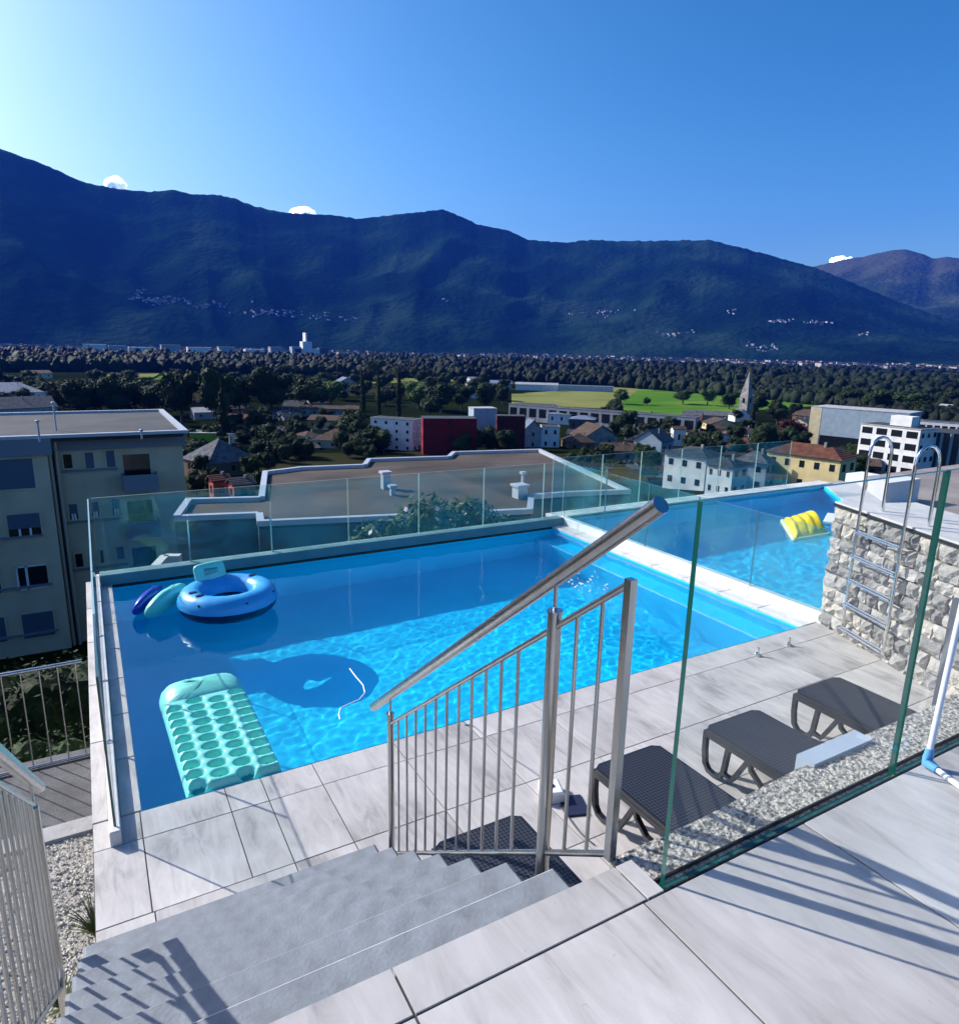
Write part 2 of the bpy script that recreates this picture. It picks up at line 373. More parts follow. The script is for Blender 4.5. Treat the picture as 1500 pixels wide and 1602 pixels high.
b.box((1.122, 1.046, -.2), (6.0, 1.19, 1.25))
rw = b.build('retaining_wall', M_AGG); tag(rw, 'rough exposed aggregate retaining wall top between glass balustrade and loungers', 'wall')
blk = MB().box((1.965, 1.17, 1.20), (2.29, 1.236, 1.288)).build('concrete_block', mat('pale_blue_grey_block', (.36, .43, .50), .6, var=.05)); tag(blk, 'smooth pale blue-grey block on the far edge of the rough retaining wall', 'block')

# ================================================================== GLASS BALUSTRADES
def pane(parent, a, b_, z0, z1, th=.012, mt=None, edge=None, name='pane'):
    """vertical glass pane between plan points a and b with coloured edge faces"""
    a, b_ = Vector((*a, 0)), Vector((*b_, 0)); d = (b_ - a).normalized(); nrm = Vector((-d.y, d.x, 0)) * th / 2
    vs_ = []
    for z in (z0, z1):
        for q in (a - nrm, b_ - nrm, b_ + nrm, a + nrm): vs_.append((q.x, q.y, z))
    m_ = MB(); m_.add(vs_, [(0, 1, 5, 4), (2, 3, 7, 6)], 0); m_.add(vs_, [(1, 2, 6, 5), (3, 0, 4, 7), (4, 5, 6, 7), (0, 3, 2, 1)], 1)
    mid = (a + b_) / 2
    return m_.build(name, [mt or M_GLASS, edge or M_GEDGE], parent, loc=(mid.x, mid.y, z0))
fl = empty('glass_balustrade', (-.09, 3.65, .085), 'frameless glass balustrade along the left edge of the large pool', 'balustrade')
ys = [3.65, 4.58, 5.50, 6.42, 7.34, 8.17]
for a_, b_ in zip(ys, ys[1:]): pane(fl, (-.09, a_ + .004), (-.09, b_ - .004), .086, .95, mt=M_GLASSL, edge=M_GEDGE_L if a_ > 4 else M_GEDGE)
ff = empty('glass_balustrade', (3, 8.19, .11), 'frameless tinted glass balustrade along the far edge of the large pool', 'balustrade')
xs = [-.07, .87, 1.80, 2.77, 3.76, 4.77, 5.80, 6.18]
for a_, b_ in zip(xs, xs[1:]): pane(ff, (a_ + .006, 8.19), (b_ - .006, 8.19), .111, .95, mt=M_GLASST, edge=M_GEDGE_L)
for x in (.87, 1.80): MB().box((x - .008, 8.20, .112), (x + .008, 8.23, .60 if x < 1 else .55)).build('joint_post', M_STEEL, ff)
fd = empty('glass_balustrade', (6.19, 5, .10), 'frameless glass divider on the white curb between the two pools', 'balustrade')
ys = [3.84, 4.72, 5.55, 6.39, 7.23, 8.17]
for a_, b_ in zip(ys, ys[1:]): pane(fd, (6.19, a_ + .006), (6.19, b_ - .006), .101, .94, mt=M_GLASST, edge=M_GEDGE_L)
f2 = empty('glass_balustrade', (9, 8.66, .02), 'glass balustrade along the far edge of the second pool', 'balustrade')
xs = [6.3, 7.3, 8.15, 9.1, 10.1, 11.1, 12.1]
for a_, b_ in zip(xs, xs[1:]): pane(f2, (a_ + .006, 8.66), (b_ - .006, 8.66), .021, .93, mt=M_GLASST, edge=M_GEDGE_L)
ft = empty('glass_balustrade', (1.15, 1.015, 1.3), 'tall clear glass balustrade with dark green edges on the upper terrace', 'balustrade')
for a_, b_ in ((1.135, 2.125), (2.14, 3.13), (3.145, 4.14)): pane(ft, (a_, 1.015), (b_, 1.015), 1.29, 2.285, th=.014)
MB().box((1.12, .994, 1.27), (5, .999, 1.303)).box((1.12, 1.033, 1.27), (5, 1.038, 1.300)).build('base_channel', M_BLACK, ft)
MB().box((1.12, .999, 1.26), (5, 1.033, 1.289)).build('channel_infill', M_AGG, ft)

# ================================================================== STAIR RAILINGS
def railing(name, x, label, sgn=1, top_ext=1.11, base=0.):
    rt = empty(name, (x, 2.75, 0), label, 'railing')
    sl = (2.04 - .83) / (2.75 - 1.19)
    zt = lambda y: .835 + (2.75 - y) * sl
    zb = lambda y: .11 + (2.75 - y) * (.94 / 1.26) if y > 1.49 else 1.05 + (1.49 - y) * .73
    MB().tube([(x, 2.97, .815), (x, top_ext, .815 + (2.97 - top_ext) * .777)], .0215, 16).build('handrail', M_STEEL, rt)
    for py, z0, z1 in ((2.75, -.02, .885), (1.49, .62, 1.86)):
        r_ = .0165 if py > 2 else .021
        po = MB().tube([(x, py, z0), (x, py, z1)], r_, 14).build('post', M_STEEL, rt)
        MB().tube([(x, py, z1), (x, py, z1 + .008)], r_ + .003, 14).build('cap', M_STEEL, po)
        MB().tube([(x, py, z1), (x, py, .815 + (2.97 - py) * .777 - .012)], .006, 8).build('stem', M_STEEL, po)
    MB().tube([(x, 2.74, zt(2.74)), (x, 1.19, zt(1.19))], .0095, 10).build('top_rail', M_STEEL, rt)
    MB().tube([(x, 2.74, zb(2.74)), (x, 1.51, zb(1.51))], .0095, 10).build('bottom_rail', M_STEEL, rt)
    MB().tube([(x, 1.47, zb(1.47)), (x, 1.19, zb(1.19))], .0095, 10).build('bottom_rail', M_STEEL, rt)
    MB().box((x - .011, 1.176, zb(1.19) - .015), (x + .011, 1.200, zt(1.19) + .012)).build('end_post', M_STEEL, rt)
    for k in range(11):
        y = 2.655 - k * .0985
        MB().tube([(x, y, zb(y)), (x, y, zt(y))], .0058, 8, cap=False).build('bar', M_STEEL, rt)
    for y in (1.385, 1.285): MB().tube([(x, y, zb(y)), (x, y, zt(y))], .0058, 8, cap=False).build('bar', M_STEEL, rt)
    return rt
railing('stair_railing', 1.115, 'brushed steel railing with vertical bars on the right of the stairs')
XL = -.315
rl = empty('stair_railing', (XL, 2.75, 0), 'brushed steel railing with close vertical bars left of the stairs over gravel', 'railing')
zl = lambda y: .88 + (2.75 - y) * .777
zlb = lambda y: .05 + (2.75 - y) * .777
MB().tube([(XL, 2.93, zl(2.93) + .11), (XL, .6, zl(.6) + .11)], .0215, 16).build('handrail', M_STEEL, rl)
for py in (2.70, 1.3):
    po = MB().box((XL - .014, py - .02, zl(py) - 1.05), (XL + .014, py + .02, zl(py))).build('post', M_STEEL, rl)
    MB().tube([(XL, py, zl(py)), (XL, py, zl(py) + .10)], .006, 8).build('stem', M_STEEL, po)
MB().tube([(XL, 2.72, zl(2.72)), (XL, .8, zl(.8))], .0095, 10).build('top_rail', M_STEEL, rl)
MB().tube([(XL, 2.72, zlb(2.72)), (XL, .8, zlb(.8))], .0095, 10).build('bottom_rail', M_STEEL, rl)
for k in range(18):
    y = 2.62 - k * .094
    MB().tube([(XL, y, zlb(y)), (XL, y, zl(y))], .0058, 8, cap=False).build('bar', M_STEEL, rl)

# ================================================================== SUN LOUNGERS
mt, nt, p = new_mat('woven_charcoal_plastic'); N, L = nt.nodes, nt.links
tc = N.new('ShaderNodeTexCoord'); mp = N.new('ShaderNodeMapping'); mp.inputs['Rotation'].default_value = (0, 0, .785); mp.inputs['Scale'].default_value = (70, 70, 1); L.new(tc.outputs['Object'], mp.inputs[0])
ck = N.new('ShaderNodeTexChecker'); ck.inputs['Scale'].default_value = 1; ck.inputs['Color1'].default_value = (.042, .046, .06, 1); ck.inputs['Color2'].default_value = (.004, .005, .008, 1)
L.new(mp.outputs[0], ck.inputs[0]); L.new(ck.outputs['Color'], p.inputs['Base Color']); p.inputs['Roughness'].default_value = .5
bp = N.new('ShaderNodeBump'); bp.inputs['Strength'].default_value = .6; bp.inputs['Distance'].default_value = .004; L.new(ck.outputs['Fac'], bp.inputs['Height']); L.new(bp.outputs[0], p.inputs['Normal'])
M_WEAVE = mt
M_PLAST = mat('charcoal_plastic', (.013, .015, .021), .42, var=.15, vscale=8)
def ribbon(m_, pts, w, x0, x1):
    """flat bar following pts in the y-z plane, w wide, from x0 to x1"""
    pts = [Vector((0, a, b_)) for a, b_ in pts]; L_ = []; R_ = []
    for i, q in enumerate(pts):
        d = (pts[min(i + 1, len(pts) - 1)] - pts[max(i - 1, 0)]).normalized(); nn = Vector((0, -d.z, d.y)) * w / 2
        L_.append(q + nn); R_.append(q - nn)
    k = len(pts); vs_ = []
    for x in (x0, x1): vs_ += [(x, q.y, q.z) for q in L_] + [(x, q.y, q.z) for q in R_]
    fs_ = []
    for i in range(k - 1):
        fs_ += [(i, i + 1, k + i + 1, k + i), (2 * k + i, 3 * k + i, 3 * k + i + 1, 2 * k + i + 1), (i, 2 * k + i, 2 * k + i + 1, i + 1), (k + i, k + i + 1, 3 * k + i + 1, 3 * k + i)]
    fs_ += [(0, k, 3 * k, 2 * k), (k - 1, 3 * k - 1, 4 * k - 1, 2 * k - 1)]
    m_.add(vs_, fs_)
def make_lounger():
    t = empty('sun_lounger', (0, 0, 0))
    W = .49
    def slab(y0, y1, z, dz, name):
        m_ = MB(); c_ = .045
        po = [(c_, y1), (W - c_, y1), (W, y1 - .03), (W, y0), (0, y0), (0, y1 - .03)]
        m_.prism(po, z - dz, z); m_.add([(x + (.012 if x < W / 2 else -.012), y + (-.012 if y > (y0 + y1) / 2 else .012), z + .0025) for x, y in po], [tuple(range(6))], 1)
        return m_.build(name, [M_PLAST, M_WEAVE], t)
    slab(-.80, 0, .302, .03, 'seat')
    slab(-1.36, -.82, .306, .03, 'backrest')
    for sx in (0, W - .035):
        m_ = MB()
        ribbon(m_, [(-.0, .262), (-1.36, .262)], .036, sx, sx + .035)
        m_.build('side_rail', M_PLAST, t)
        m_ = MB()
        ribbon(m_, [(-.012, .26), (-.014, .15), (-.028, .06), (-.06, .022), (-.11, .014), (-.15, .03), (-.172, .08), (-.19, .26)], .028, sx + .002, sx + .033)
        m_.build('leg', M_PLAST, t)
        m_ = MB(); ribbon(m_, [(-.17, .07), (-.235, .055), (-.27, .12), (-.335, .25)], .024, sx + .003, sx + .032)
        ribbon(m_, [(-.345, .255), (-.36, .20), (-.44, .14), (-.56, .135), (-.66, .15)], .022, sx + .003, sx + .032)
        m_.build('strut', M_PLAST, t)
        m_ = MB(); ribbon(m_, [(-.66, .26), (-.675, .12), (-.72, .03), (-.77, .02), (-.80, .08), (-.84, .20), (-.92, .25)], .034, sx, sx + .035)
        m_.build('leg', M_PLAST, t)
        m_ = MB(); ribbon(m_, [(-1.18, .26), (-1.2, .12), (-1.24, .02), (-1.30, .02), (-1.33, .26)], .034, sx, sx + .035)
        m_.build('leg', M_PLAST, t)
    MB().box((.03, -.018, .235), (W - .03, -.004, .275)).build('end_bar', M_PLAST, t)
    MB().box((.04, -.72, .03), (W - .04, -.70, .05)).build('axle', M_PLAST, t)
    return t
lg = make_lounger()
spots = [(1.215, 2.50, 'dark plastic sun lounger half hidden behind the stairs and steel railing'),
         (2.295, 2.64, 'dark plastic sun lounger directly behind the glass edge, second from the stairs'),
         (3.185, 2.64, 'charcoal sun lounger whose end reaches the pale block on the wall'),
         (4.115, 2.68, 'charcoal sun lounger farthest from the stairs, nearest the stone wall')]
lgs = [lg] + [copy_tree(lg) for _ in range(3)]
for o, (x, y, lab) in zip(lgs, spots):
    o.location = (x, y, 0); tag(o, lab, 'sun lounger', 'sun loungers in a row on the pool deck')

# ================================================================== STONE WALL AND LADDER
P0, P1 = Vector((6.17, 3.84, 0)), Vector((5.42, 1.85, 0))
wd = (P1 - P0).normalized(); wnrm = Vector((wd.y, -wd.x, 0)) * 1.0
if wnrm.x > 0: wnrm = -wnrm
WL = (P1 - P0).length + .8; WH = 1.235
wall = empty('stone_wall', P0, 'pale rough-cut stone wall holding the steel ladder beside the second pool', 'wall')
m_ = MB(); q = [P0, P0 + wd * WL, P0 + wd * WL - wnrm * .35, P0 - wnrm * .35]
m_.prism([(v_.x, v_.y) for v_ in q], -.02, WH - .04).build('mortar_core', mat('lime_mortar', (.20, .19, .175), .95, var=.25, vscale=30, bump=.6), wall)
q = [P0 + wnrm * .03, P0 + wd * WL + wnrm * .03, P0 + wd * WL - wnrm * .35, P0 - wnrm * .35]
MB().prism([(v_.x, v_.y) for v_ in q], WH - .038, WH + .004).build('cap_slab', M_COPE, wall)
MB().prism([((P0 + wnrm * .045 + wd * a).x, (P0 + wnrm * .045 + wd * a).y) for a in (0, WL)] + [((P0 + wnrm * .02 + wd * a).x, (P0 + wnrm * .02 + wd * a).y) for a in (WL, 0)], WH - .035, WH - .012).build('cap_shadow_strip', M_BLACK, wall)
M_ROCK = [mat('split_stone_%s' % n_, c_, .9, var=.22, vscale=7, bump=.7, bscale=40) for n_, c_ in (('pale', (.42, .395, .36)), ('grey', (.25, .24, .23)), ('warm', (.46, .42, .36)), ('mid', (.34, .325, .30)))]
rs = random.Random(5)
z = .0; row = 0
while z < WH - .06:
    h = min(rs.uniform(.10, .17), WH - .04 - z)
    if WH - .04 - (z + h) < .06: h = WH - .04 - z
    a = -.01
    while a < WL:
        w = rs.uniform(.09, .24); g_ = .007
        a1, a2, z1, z2 = a + g_, min(a + w, WL) - g_, z + g_, z + h - g_
        if a2 - a1 > .03:
            n_, k_ = 5, 4; vs_ = []; dep = rs.uniform(.018, .05); seed = rs.uniform(0, 99)
            tl = [rs.uniform(-.014, .014) for _ in range(4)]
            for j in range(k_):
                for i in range(n_):
                    u, v_ = i / (n_ - 1), j / (k_ - 1)
                    aa = a1 + (a2 - a1) * u; zz = z1 + (z2 - z1) * v_
                    aa += (tl[0] * (1 - v_) + tl[1] * v_) * (1 if .2 < u < .8 else .4); zz += (tl[2] * (1 - u) + tl[3] * u) * .7
                    edge = min(u, 1 - u, v_, 1 - v_)
                    d_ = .012 + dep * (.25 if edge < .01 else 1) + .034 * mnoise.noise(Vector((aa * 18, zz * 18, seed)))
                    q = P0 + wd * aa + wnrm * max(.004, d_); vs_.append((q.x, q.y, max(.001, min(zz, WH - .041))))
            for j in (0, k_ - 1):
                pass
            fs_ = [(j * n_ + i, (j + 1) * n_ + i, (j + 1) * n_ + i + 1, j * n_ + i + 1) for j in range(k_ - 1) for i in range(n_ - 1)]
            ring_ = list(range(n_)) + [j * n_ + n_ - 1 for j in range(1, k_)] + [(k_ - 1) * n_ + i for i in range(n_ - 2, -1, -1)] + [j * n_ for j in range(k_ - 2, 0, -1)]
            base_ = len(vs_)
            for r_ in ring_:
                q = Vector(vs_[r_]); dd = (q - P0).dot(wnrm); q = q - wnrm * (dd + .01); vs_.append(tuple(q))
            fs_ += [(ring_[i], ring_[(i + 1) % len(ring_)], base_ + (i + 1) % len(ring_), base_ + i) for i in range(len(ring_))]
            mid = P0 + wd * (a1 + a2) / 2
            MB().add(vs_, fs_).build('stone', rs.choice(M_ROCK), wall, loc=(mid.x, mid.y, (z1 + z2) / 2))
        a += w
    z += h
# ladder leaning on the wall
lad = empty('ladder', (6.0, 3.25, 0), 'steel pool ladder with arched handles fixed to the stone wall', 'ladder')
ax = P0 + wnrm * .085
def wp(t_, z_, off=0.): q = ax + wd * t_ + wnrm * off; return (q.x, q.y, z_)
TA, TB = .42, .95
for t_ in (TA, TB):
    pts = [wp(t_, .10, -.07), wp(t_, .07, -.03), wp(t_, .10, 0)] + [wp(t_, z_) for z_ in (.4, .8, 1.2, 1.6, 1.74)]
    for k in range(1, 9):
        an = math.pi * k / 8; pts.append(wp(t_, 1.76 + .15 * math.sin(an), -.11 * (1 - math.cos(an))))
    pts += [wp(t_, 1.5, -.22), wp(t_, WH, -.22)]
    MB().tube(pts, .0135, 10).build('stile', M_CHROME, lad)
for z_ in (.13, .37, .60, .83, 1.06):
    rg = MB().tube([wp(TA, z_), wp(TB, z_)], .0095, 8).tube([wp(TA, z_ - .008, .035), wp(TB, z_ - .008, .035)], .0095, 8)
    rg.build('rung', M_CHROME, lad)
for t_ in (TA, TB):
    for z_ in (.37, 1.06): MB().tube([wp(t_, z_ + .05, 0), wp(t_, z_ + .05, -.085)], .008, 8).build('bracket', M_STEEL, lad)
# upper slab behind the stone wall
usl = MB().prism([((P0 - wnrm * .36).x, (P0 - wnrm * .36).y), ((P0 + wd * WL - wnrm * .36).x, (P0 + wd * WL - wnrm * .36).y), ((P0 + wd * WL - wnrm * .85).x, (P0 + wd * WL - wnrm * .85).y), ((P0 - wnrm * .85).x, (P0 - wnrm * .85).y)], .2, WH - .02).build('upper_slab', M_COPE); struct(usl)
for i, (px, py) in enumerate(((1185, 1026), (1234, 1010))):
    q = onz(px, py)
    cl = empty('glass_clamp', q, ('steel floor clamp at the pool edge, nearer the loungers', 'steel floor clamp at the pool edge, nearer the stone wall')[i], 'clamp', 'steel floor clamps')
    MB().tube([q + Vector((0, 0, .0)), q + Vector((0, 0, .012))], .028, 14).build('base_plate', M_CHROME, cl)
    MB().tube([q + Vector((0, 0, .01)), q + Vector((0, 0, .075))], .011, 10).ell(q + Vector((-.02, 0, .022)), (.018, .018, .016), 10, 6).build('stem', M_CHROME, cl)

# ================================================================== THINGS IN THE WATER AND ON THE DECK
M_RINGB = mat('sky_blue_vinyl', (.05, .36, .72), .32, var=.06, vscale=6)
M_RINGD = mat('navy_vinyl', (.004, .014, .07), .3)
M_TEALV = mat('mint_vinyl', (.22, .76, .64), .36, var=.06, vscale=5)
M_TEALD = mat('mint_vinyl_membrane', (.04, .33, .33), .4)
ring = empty('swim_ring', (1.03, 6.85, 0), 'blue swim ring with mint backrest and dark underside floating in the large pool', 'swim ring')
RC = Vector((1.045, 6.84, .10)); RM, RA, RZ = .345, .13, .135
def torus(a0, a1, mt_, name, rr=1.0):
    nu, nv = 56, 12; vs_ = []
    for i in range(nu):
        th = 2 * math.pi * i / nu
        for j in range(nv + 1):
            ph = a0 + (a1 - a0) * j / nv
            wr = 1 + .012 * math.sin(th * 19)
            r_ = RM + RA * rr * math.cos(ph) * wr
            vs_.append((RC.x + r_ * math.cos(th), RC.y + r_ * math.sin(th) * .98, RC.z + RZ * rr * math.sin(ph) * wr))
    return MB().add(vs_, [(i * (nv + 1) + j, ((i + 1) % nu) * (nv + 1) + j, ((i + 1) % nu) * (nv + 1) + j + 1, i * (nv + 1) + j + 1) for i in range(nu) for j in range(nv)], 0, True).build(name, mt_, ring)
torus(-.12, math.pi + .12, M_RINGB, 'upper_tube')
torus(math.pi + .12, 2 * math.pi - .12, M_RINGD, 'underside')
# backrest: rounded slab leaning at the far left of the ring
def rslab(c_, u, v_, n_, hw, hh, th, rc=.06):
    """rounded inflated slab, centre c_, axes u, v_, n_"""
    m_ = MB(); K = 40; out = []
    for i in range(K):
        t_ = 2 * math.pi * i / K; e = 2 / 5.0
        out.append((hw * math.copysign(abs(math.cos(t_)) ** e, math.cos(t_)), hh * math.copysign(abs(math.sin(t_)) ** e, math.sin(t_))))
    vs_ = []; prof = [(0, 1), (.55, .98), (.85, .8), (.97, .45), (1, 0), (.97, -.45), (.85, -.8), (.55, -.98), (0, -1)]
    for sc, hz in prof:
        for a_, b_ in out: vs_.append(c_ + u * a_ * sc + v_ * b_ * (sc if sc < .6 else 1 - (1 - sc) * .5 * hw / hh if False else sc) + n_ * th * hz)
    return m_.add(vs_, [(r_ * K + i, (r_ + 1) * K + i, (r_ + 1) * K + (i + 1) % K, r_ * K + (i + 1) % K) for r_ in range(len(prof) - 1) for i in range(K)], 0, True)
vdir = Vector((.30, -.954, 0)).normalized(); udir = Vector((.954, .30, 0))
bn = (vdir * .93 + Vector((0, 0, .36))).normalized(); bv = udir.cross(bn); bv = bv if bv.z > 0 else -bv
BC = Vector((.935, 7.17, .275))
rslab(BC, udir, bv, bn, .165, .115, .032).build('backrest', M_TEALV, ring)
# scribbled swirl printed on the backrest
pts = []
for i in range(90):
    t_ = i / 89; q = BC + bn * .0335 + udir * (-.07 + .14 * t_ + .018 * math.sin(t_ * 38)) + bv * (.02 + .035 * math.cos(t_ * 38) * (1 - .4 * t_)); pts.append(q)
MB().tube(pts, .0022, 4, cap=False).build('printed_swirl', M_RINGD, ring)
for ang in (-2.9, -2.55, .62):
    q = RC + Vector((math.cos(ang) * RM, math.sin(ang) * RM, RZ + .002))
    MB().ell(q, (.045, .032, .006), 14, 6).build('cup_hole', M_RINGD, ring)
for ang in (-2.35, -1.35, -.5, -3.4):
    q = RC + Vector((math.cos(ang) * (RM + RA * .83), math.sin(ang) * (RM + RA * .83), RZ * .56)); MB().ell(q, (.013, .013, .013), 8, 6).build('grommet', M_RINGD, ring)
rope = [RC + Vector((math.cos(a_) * (RM + RA * 1.03), math.sin(a_) * (RM + RA * 1.03), .045 + .02 * math.sin(a_ * 6))) for a_ in np.linspace(-2.5, -1.9, 12)]
# pillow floats
def blob(name, p0, p1, z, r1, r2, mt_, label):
    a_, b_ = Vector((*p0, z)), Vector((*p1, z + .05)); d = (b_ - a_); mid = (a_ + b_) / 2; L_ = d.length / 2
    o = MB().ell((0, 0, 0), (L_, r1, r2), 28, 14)
    vs_ = [(x * (1 if abs(x) < 1 else 1), y, z_ + .006 * math.sin(x * 90) * (1 if z_ > 0 else 0)) for x, y, z_ in o.v]; o.v = vs_
    ob = o.build(name, mt_); ob.location = mid; ob.rotation_euler = (.55, 0, math.atan2(d.y, d.x)); tag(ob, label, 'float')
    return ob
blob('pillow_float', (.30, 6.86), (.70, 7.42), .04, .085, .15, M_TEALV, 'oblong mint inflatable pillow floating left of the blue ring')
blob('pillow_float', (.20, 7.0), (.48, 7.52), .03, .07, .13, mat('royal_blue_vinyl', (.01, .05, .42), .25), 'small royal blue inflatable floating leftmost in the pool')

# mint air mattress with dimples
air = empty('air_mattress', (.53, 4.6, 0), 'mint dimpled air mattress floating against the near pool edge', 'air mattress')
c00, c10, c01, c11 = Vector((.285, 3.865)), Vector((.845, 3.865)), Vector((.255, 4.98)), Vector((.845, 5.0))
nu, nv = 90, 170
vs_ = []; mis = []
def dimple(u, v_):
    """u 0..1 across, v 0..1 along: depth factor of the honeycomb pits"""
    cu = u * 8; best = 9
    r0 = int(v_ * 10)
    for cx_ in range(4):
        off = .5 if cx_ % 2 else 0.
        cy = round(v_ * 10.2 - off - .3) + off + .3
        if cy < .2 or cy > 10.1: continue
        du = (cu - (2 * cx_ + 1.0)) / 1.0; dv = (v_ * 10.2 - cy) / .5
        best = min(best, math.hypot(du / .84, dv / .80))
    return best
for j in range(nv + 1):
    for i in range(nu + 1):
        u, v_ = i / nu, j / nv
        q = c00 * (1 - u) * (1 - v_) + c10 * u * (1 - v_) + c01 * (1 - u) * v_ + c11 * u * v_
        e = min(u, 1 - u) * .56; f = min(v_ * 1.12, 1)
        ed = math.sqrt(max(0, 1 - (1 - min(1, e / .05)) ** 2)) * math.sqrt(max(0, 1 - (1 - min(1, f / .04)) ** 2))
        r_ = dimple(u, v_); h = .085
        pit = 1 / (1 + math.exp((r_ - .80) * 11))
        z_ = -.06 + (h - .062 * pit) * ed + .012 * math.sin(v_ * 64.0 + (math.pi if (int(u * 4) % 2) else 0)) * 0
        vs_.append((q.x, q.y, z_ + .02))
fs_ = [(j * (nu + 1) + i, j * (nu + 1) + i + 1, (j + 1) * (nu + 1) + i + 1, (j + 1) * (nu + 1) + i) for j in range(nv) for i in range(nu)]
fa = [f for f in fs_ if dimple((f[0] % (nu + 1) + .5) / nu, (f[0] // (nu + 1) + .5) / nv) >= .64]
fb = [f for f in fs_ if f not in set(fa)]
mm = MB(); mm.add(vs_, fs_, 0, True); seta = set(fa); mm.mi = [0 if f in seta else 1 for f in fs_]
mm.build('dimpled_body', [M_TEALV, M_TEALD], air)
m_ = MB(); hx, hy = .30, .185; cc = Vector((.55, 5.13))
K = 48; prof = [(0, .135), (.5, .13), (.8, .10), (.95, .05), (1, 0), (.96, -.04), (.8, -.06)]
vs_ = []
for sc, z_ in prof:
    for i in range(K):
        t_ = 2 * math.pi * i / K; e = .5
        x = hx * sc * math.copysign(abs(math.cos(t_)) ** e, math.cos(t_)); y = hy * sc * math.copysign(abs(math.sin(t_)) ** e, math.sin(t_))
        zz = z_ * (1 if y > 0 else 1 - .30 * (abs(y) / hy)) + .004 * math.sin(i * 2.9 + sc * 5)
        vs_.append((cc.x + x, cc.y + y, -.045 + zz + (.0 if sc < 1 else 0)))
m_.add(vs_, [(r_ * K + i, r_ * K + (i + 1) % K, (r_ + 1) * K + (i + 1) % K, (r_ + 1) * K + i)[::-1] for r_ in range(len(prof) - 1) for i in range(K)], 0, True)
m_.build('head_pillow', M_TEALV, air)

# yellow float in the second pool
yf = empty('pool_float', (9.55, 6.6, 0), 'yellow ribbed inflatable lilo floating in the second pool', 'float')
M_YEL = mat('yellow_vinyl', (.80, .62, .02), .35); M_YW = mat('white_yellow_vinyl', (.75, .72, .45), .4)
nu, nv = 50, 40; vs_ = []
ya, yb, yc, yd = onz(1224, 812, 0), onz(1256, 808, 0), onz(1297, 833, 0), onz(1243, 842, 0)
for j in range(nv + 1):
    for i in range(nu + 1):
        u, v_ = i / nu, j / nv
        q = ya * (1 - u) * (1 - v_) + yb * u * (1 - v_) + yd * (1 - u) * v_ + yc * u * v_
        e = min(u, 1 - u, v_, 1 - v_); ed = math.sqrt(max(0, 1 - (1 - min(1, e / .12)) ** 2))
        z_ = -.06 + (.07 + .20 * math.sin(math.pi * min(1, v_ * 1.05)) * (.35 + .65 * u) + .014 * abs(math.sin(u * math.pi * 4 + v_ * .6)) + .02 * mnoise.noise(Vector((u * 5, v_ * 4, 0)))) * ed
        vs_.append((q.x, q.y, z_))
MB().add(vs_, [(j * (nu + 1) + i, j * (nu + 1) + i + 1, (j + 1) * (nu + 1) + i + 1, (j + 1) * (nu + 1) + i) for j in range(nv) for i in range(nu)], 0, True).build('ribbed_top', M_YEL, yf)
rim = [ya, yb, yc, yd]
pts = []
for i in range(33):
    t_ = i / 32 * 4; k = int(t_) % 4; q = rim[k].lerp(rim[(k + 1) % 4], t_ - int(t_)); pts.append(q + Vector((0, 0, -.035)))
MB().tube(pts, .035, 8).build('rim_tube', M_YW, yf)
kb = MB().cbox((-.35, -.09, 0), (.35, .09, .04), .01).build('kick_board', M_WHITE); kb.location = onz(1300, 813, -.04); kb.rotation_euler.z = .5
tag(kb, 'slim white foam board floating just right of the yellow lilo', 'board')

# jet splash droplets near the far right corner
m_ = MB(); rr_ = random.Random(3)
for px, py, sp, n_ in ((893, 900, .10, 22), (925, 918, .16, 22), (905, 915, .12, 14)):
    q0 = onz(px, py, -.04)
    for i in range(n_):
        q = q0 + Vector((rr_.gauss(0, sp), rr_.gauss(0, sp), abs(rr_.gauss(0, .02)))); r_ = rr_.uniform(.004, .013); m_.ell(q, (r_, r_ * 1.4, r_ * .8), 6, 4)
stuff(m_.build('splash', M_WHITE), 'small white splash of bubbles where the jet breaks the pool surface', 'splash')
# thin pale hose lying in the pool
hp = [onz(px, py, -.045 if k < 9 else -.05) for k, (px, py) in enumerate(((547, 1046), (556, 1058), (568, 1072), (571, 1084), (562, 1095), (545, 1102), (533, 1108), (530, 1118), (533, 1130)))]
hs_ = []
for a_, b_, k in zip(hp, hp[1:], range(99)):
    for t_ in (0, .33, .66): hs_.append(a_.lerp(b_, t_))
o = MB().tube(hs_, .005, 6).build('pool_hose', M_WHITE); tag(o, 'thin white hose curling on the water near the pool centre', 'hose')

# power supply of the pool cleaner
M_WPL = mat('white_plastic', (.75, .76, .78), .35)
q = onz(862, 1246); ps = empty('power_supply', q, 'white power supply box on a dark tray between railing and lounger', 'power box', rz=-.35)
MB().cbox((-.062, -.10, .0), (.062, .10, .075), .012).build('housing', M_WPL, ps, loc=None).location = (0, 0, 0)
for ch in list(ps.children): pass
def local(mb, name, mt_, par):
    o = bpy.data.objects.new(name, mb.mesh(name, mt_)); COL.objects.link(o); o.parent = par; return o
for ch in list(ps.children): bpy.data.objects.remove(ch)
local(MB().cbox((-.062, -.075, .004), (.062, .075, .07), .012), 'housing', M_WPL, ps)
local(MB().tube([(0, 0, .069), (0, 0, .074)], .018, 14), 'button', mat('dark_button', (.01, .02, .06), .3), ps)
tr_ = MB().cbox((-.07, -.09, 0), (.07, .09, .012), .004).build('rubber_tray', mat('dark_rubber', (.012, .016, .05), .6)); tr_.location = onz(897, 1262); tr_.rotation_euler.z = -.35
tag(tr_, 'small dark blue tray beside the white power box', 'tray')
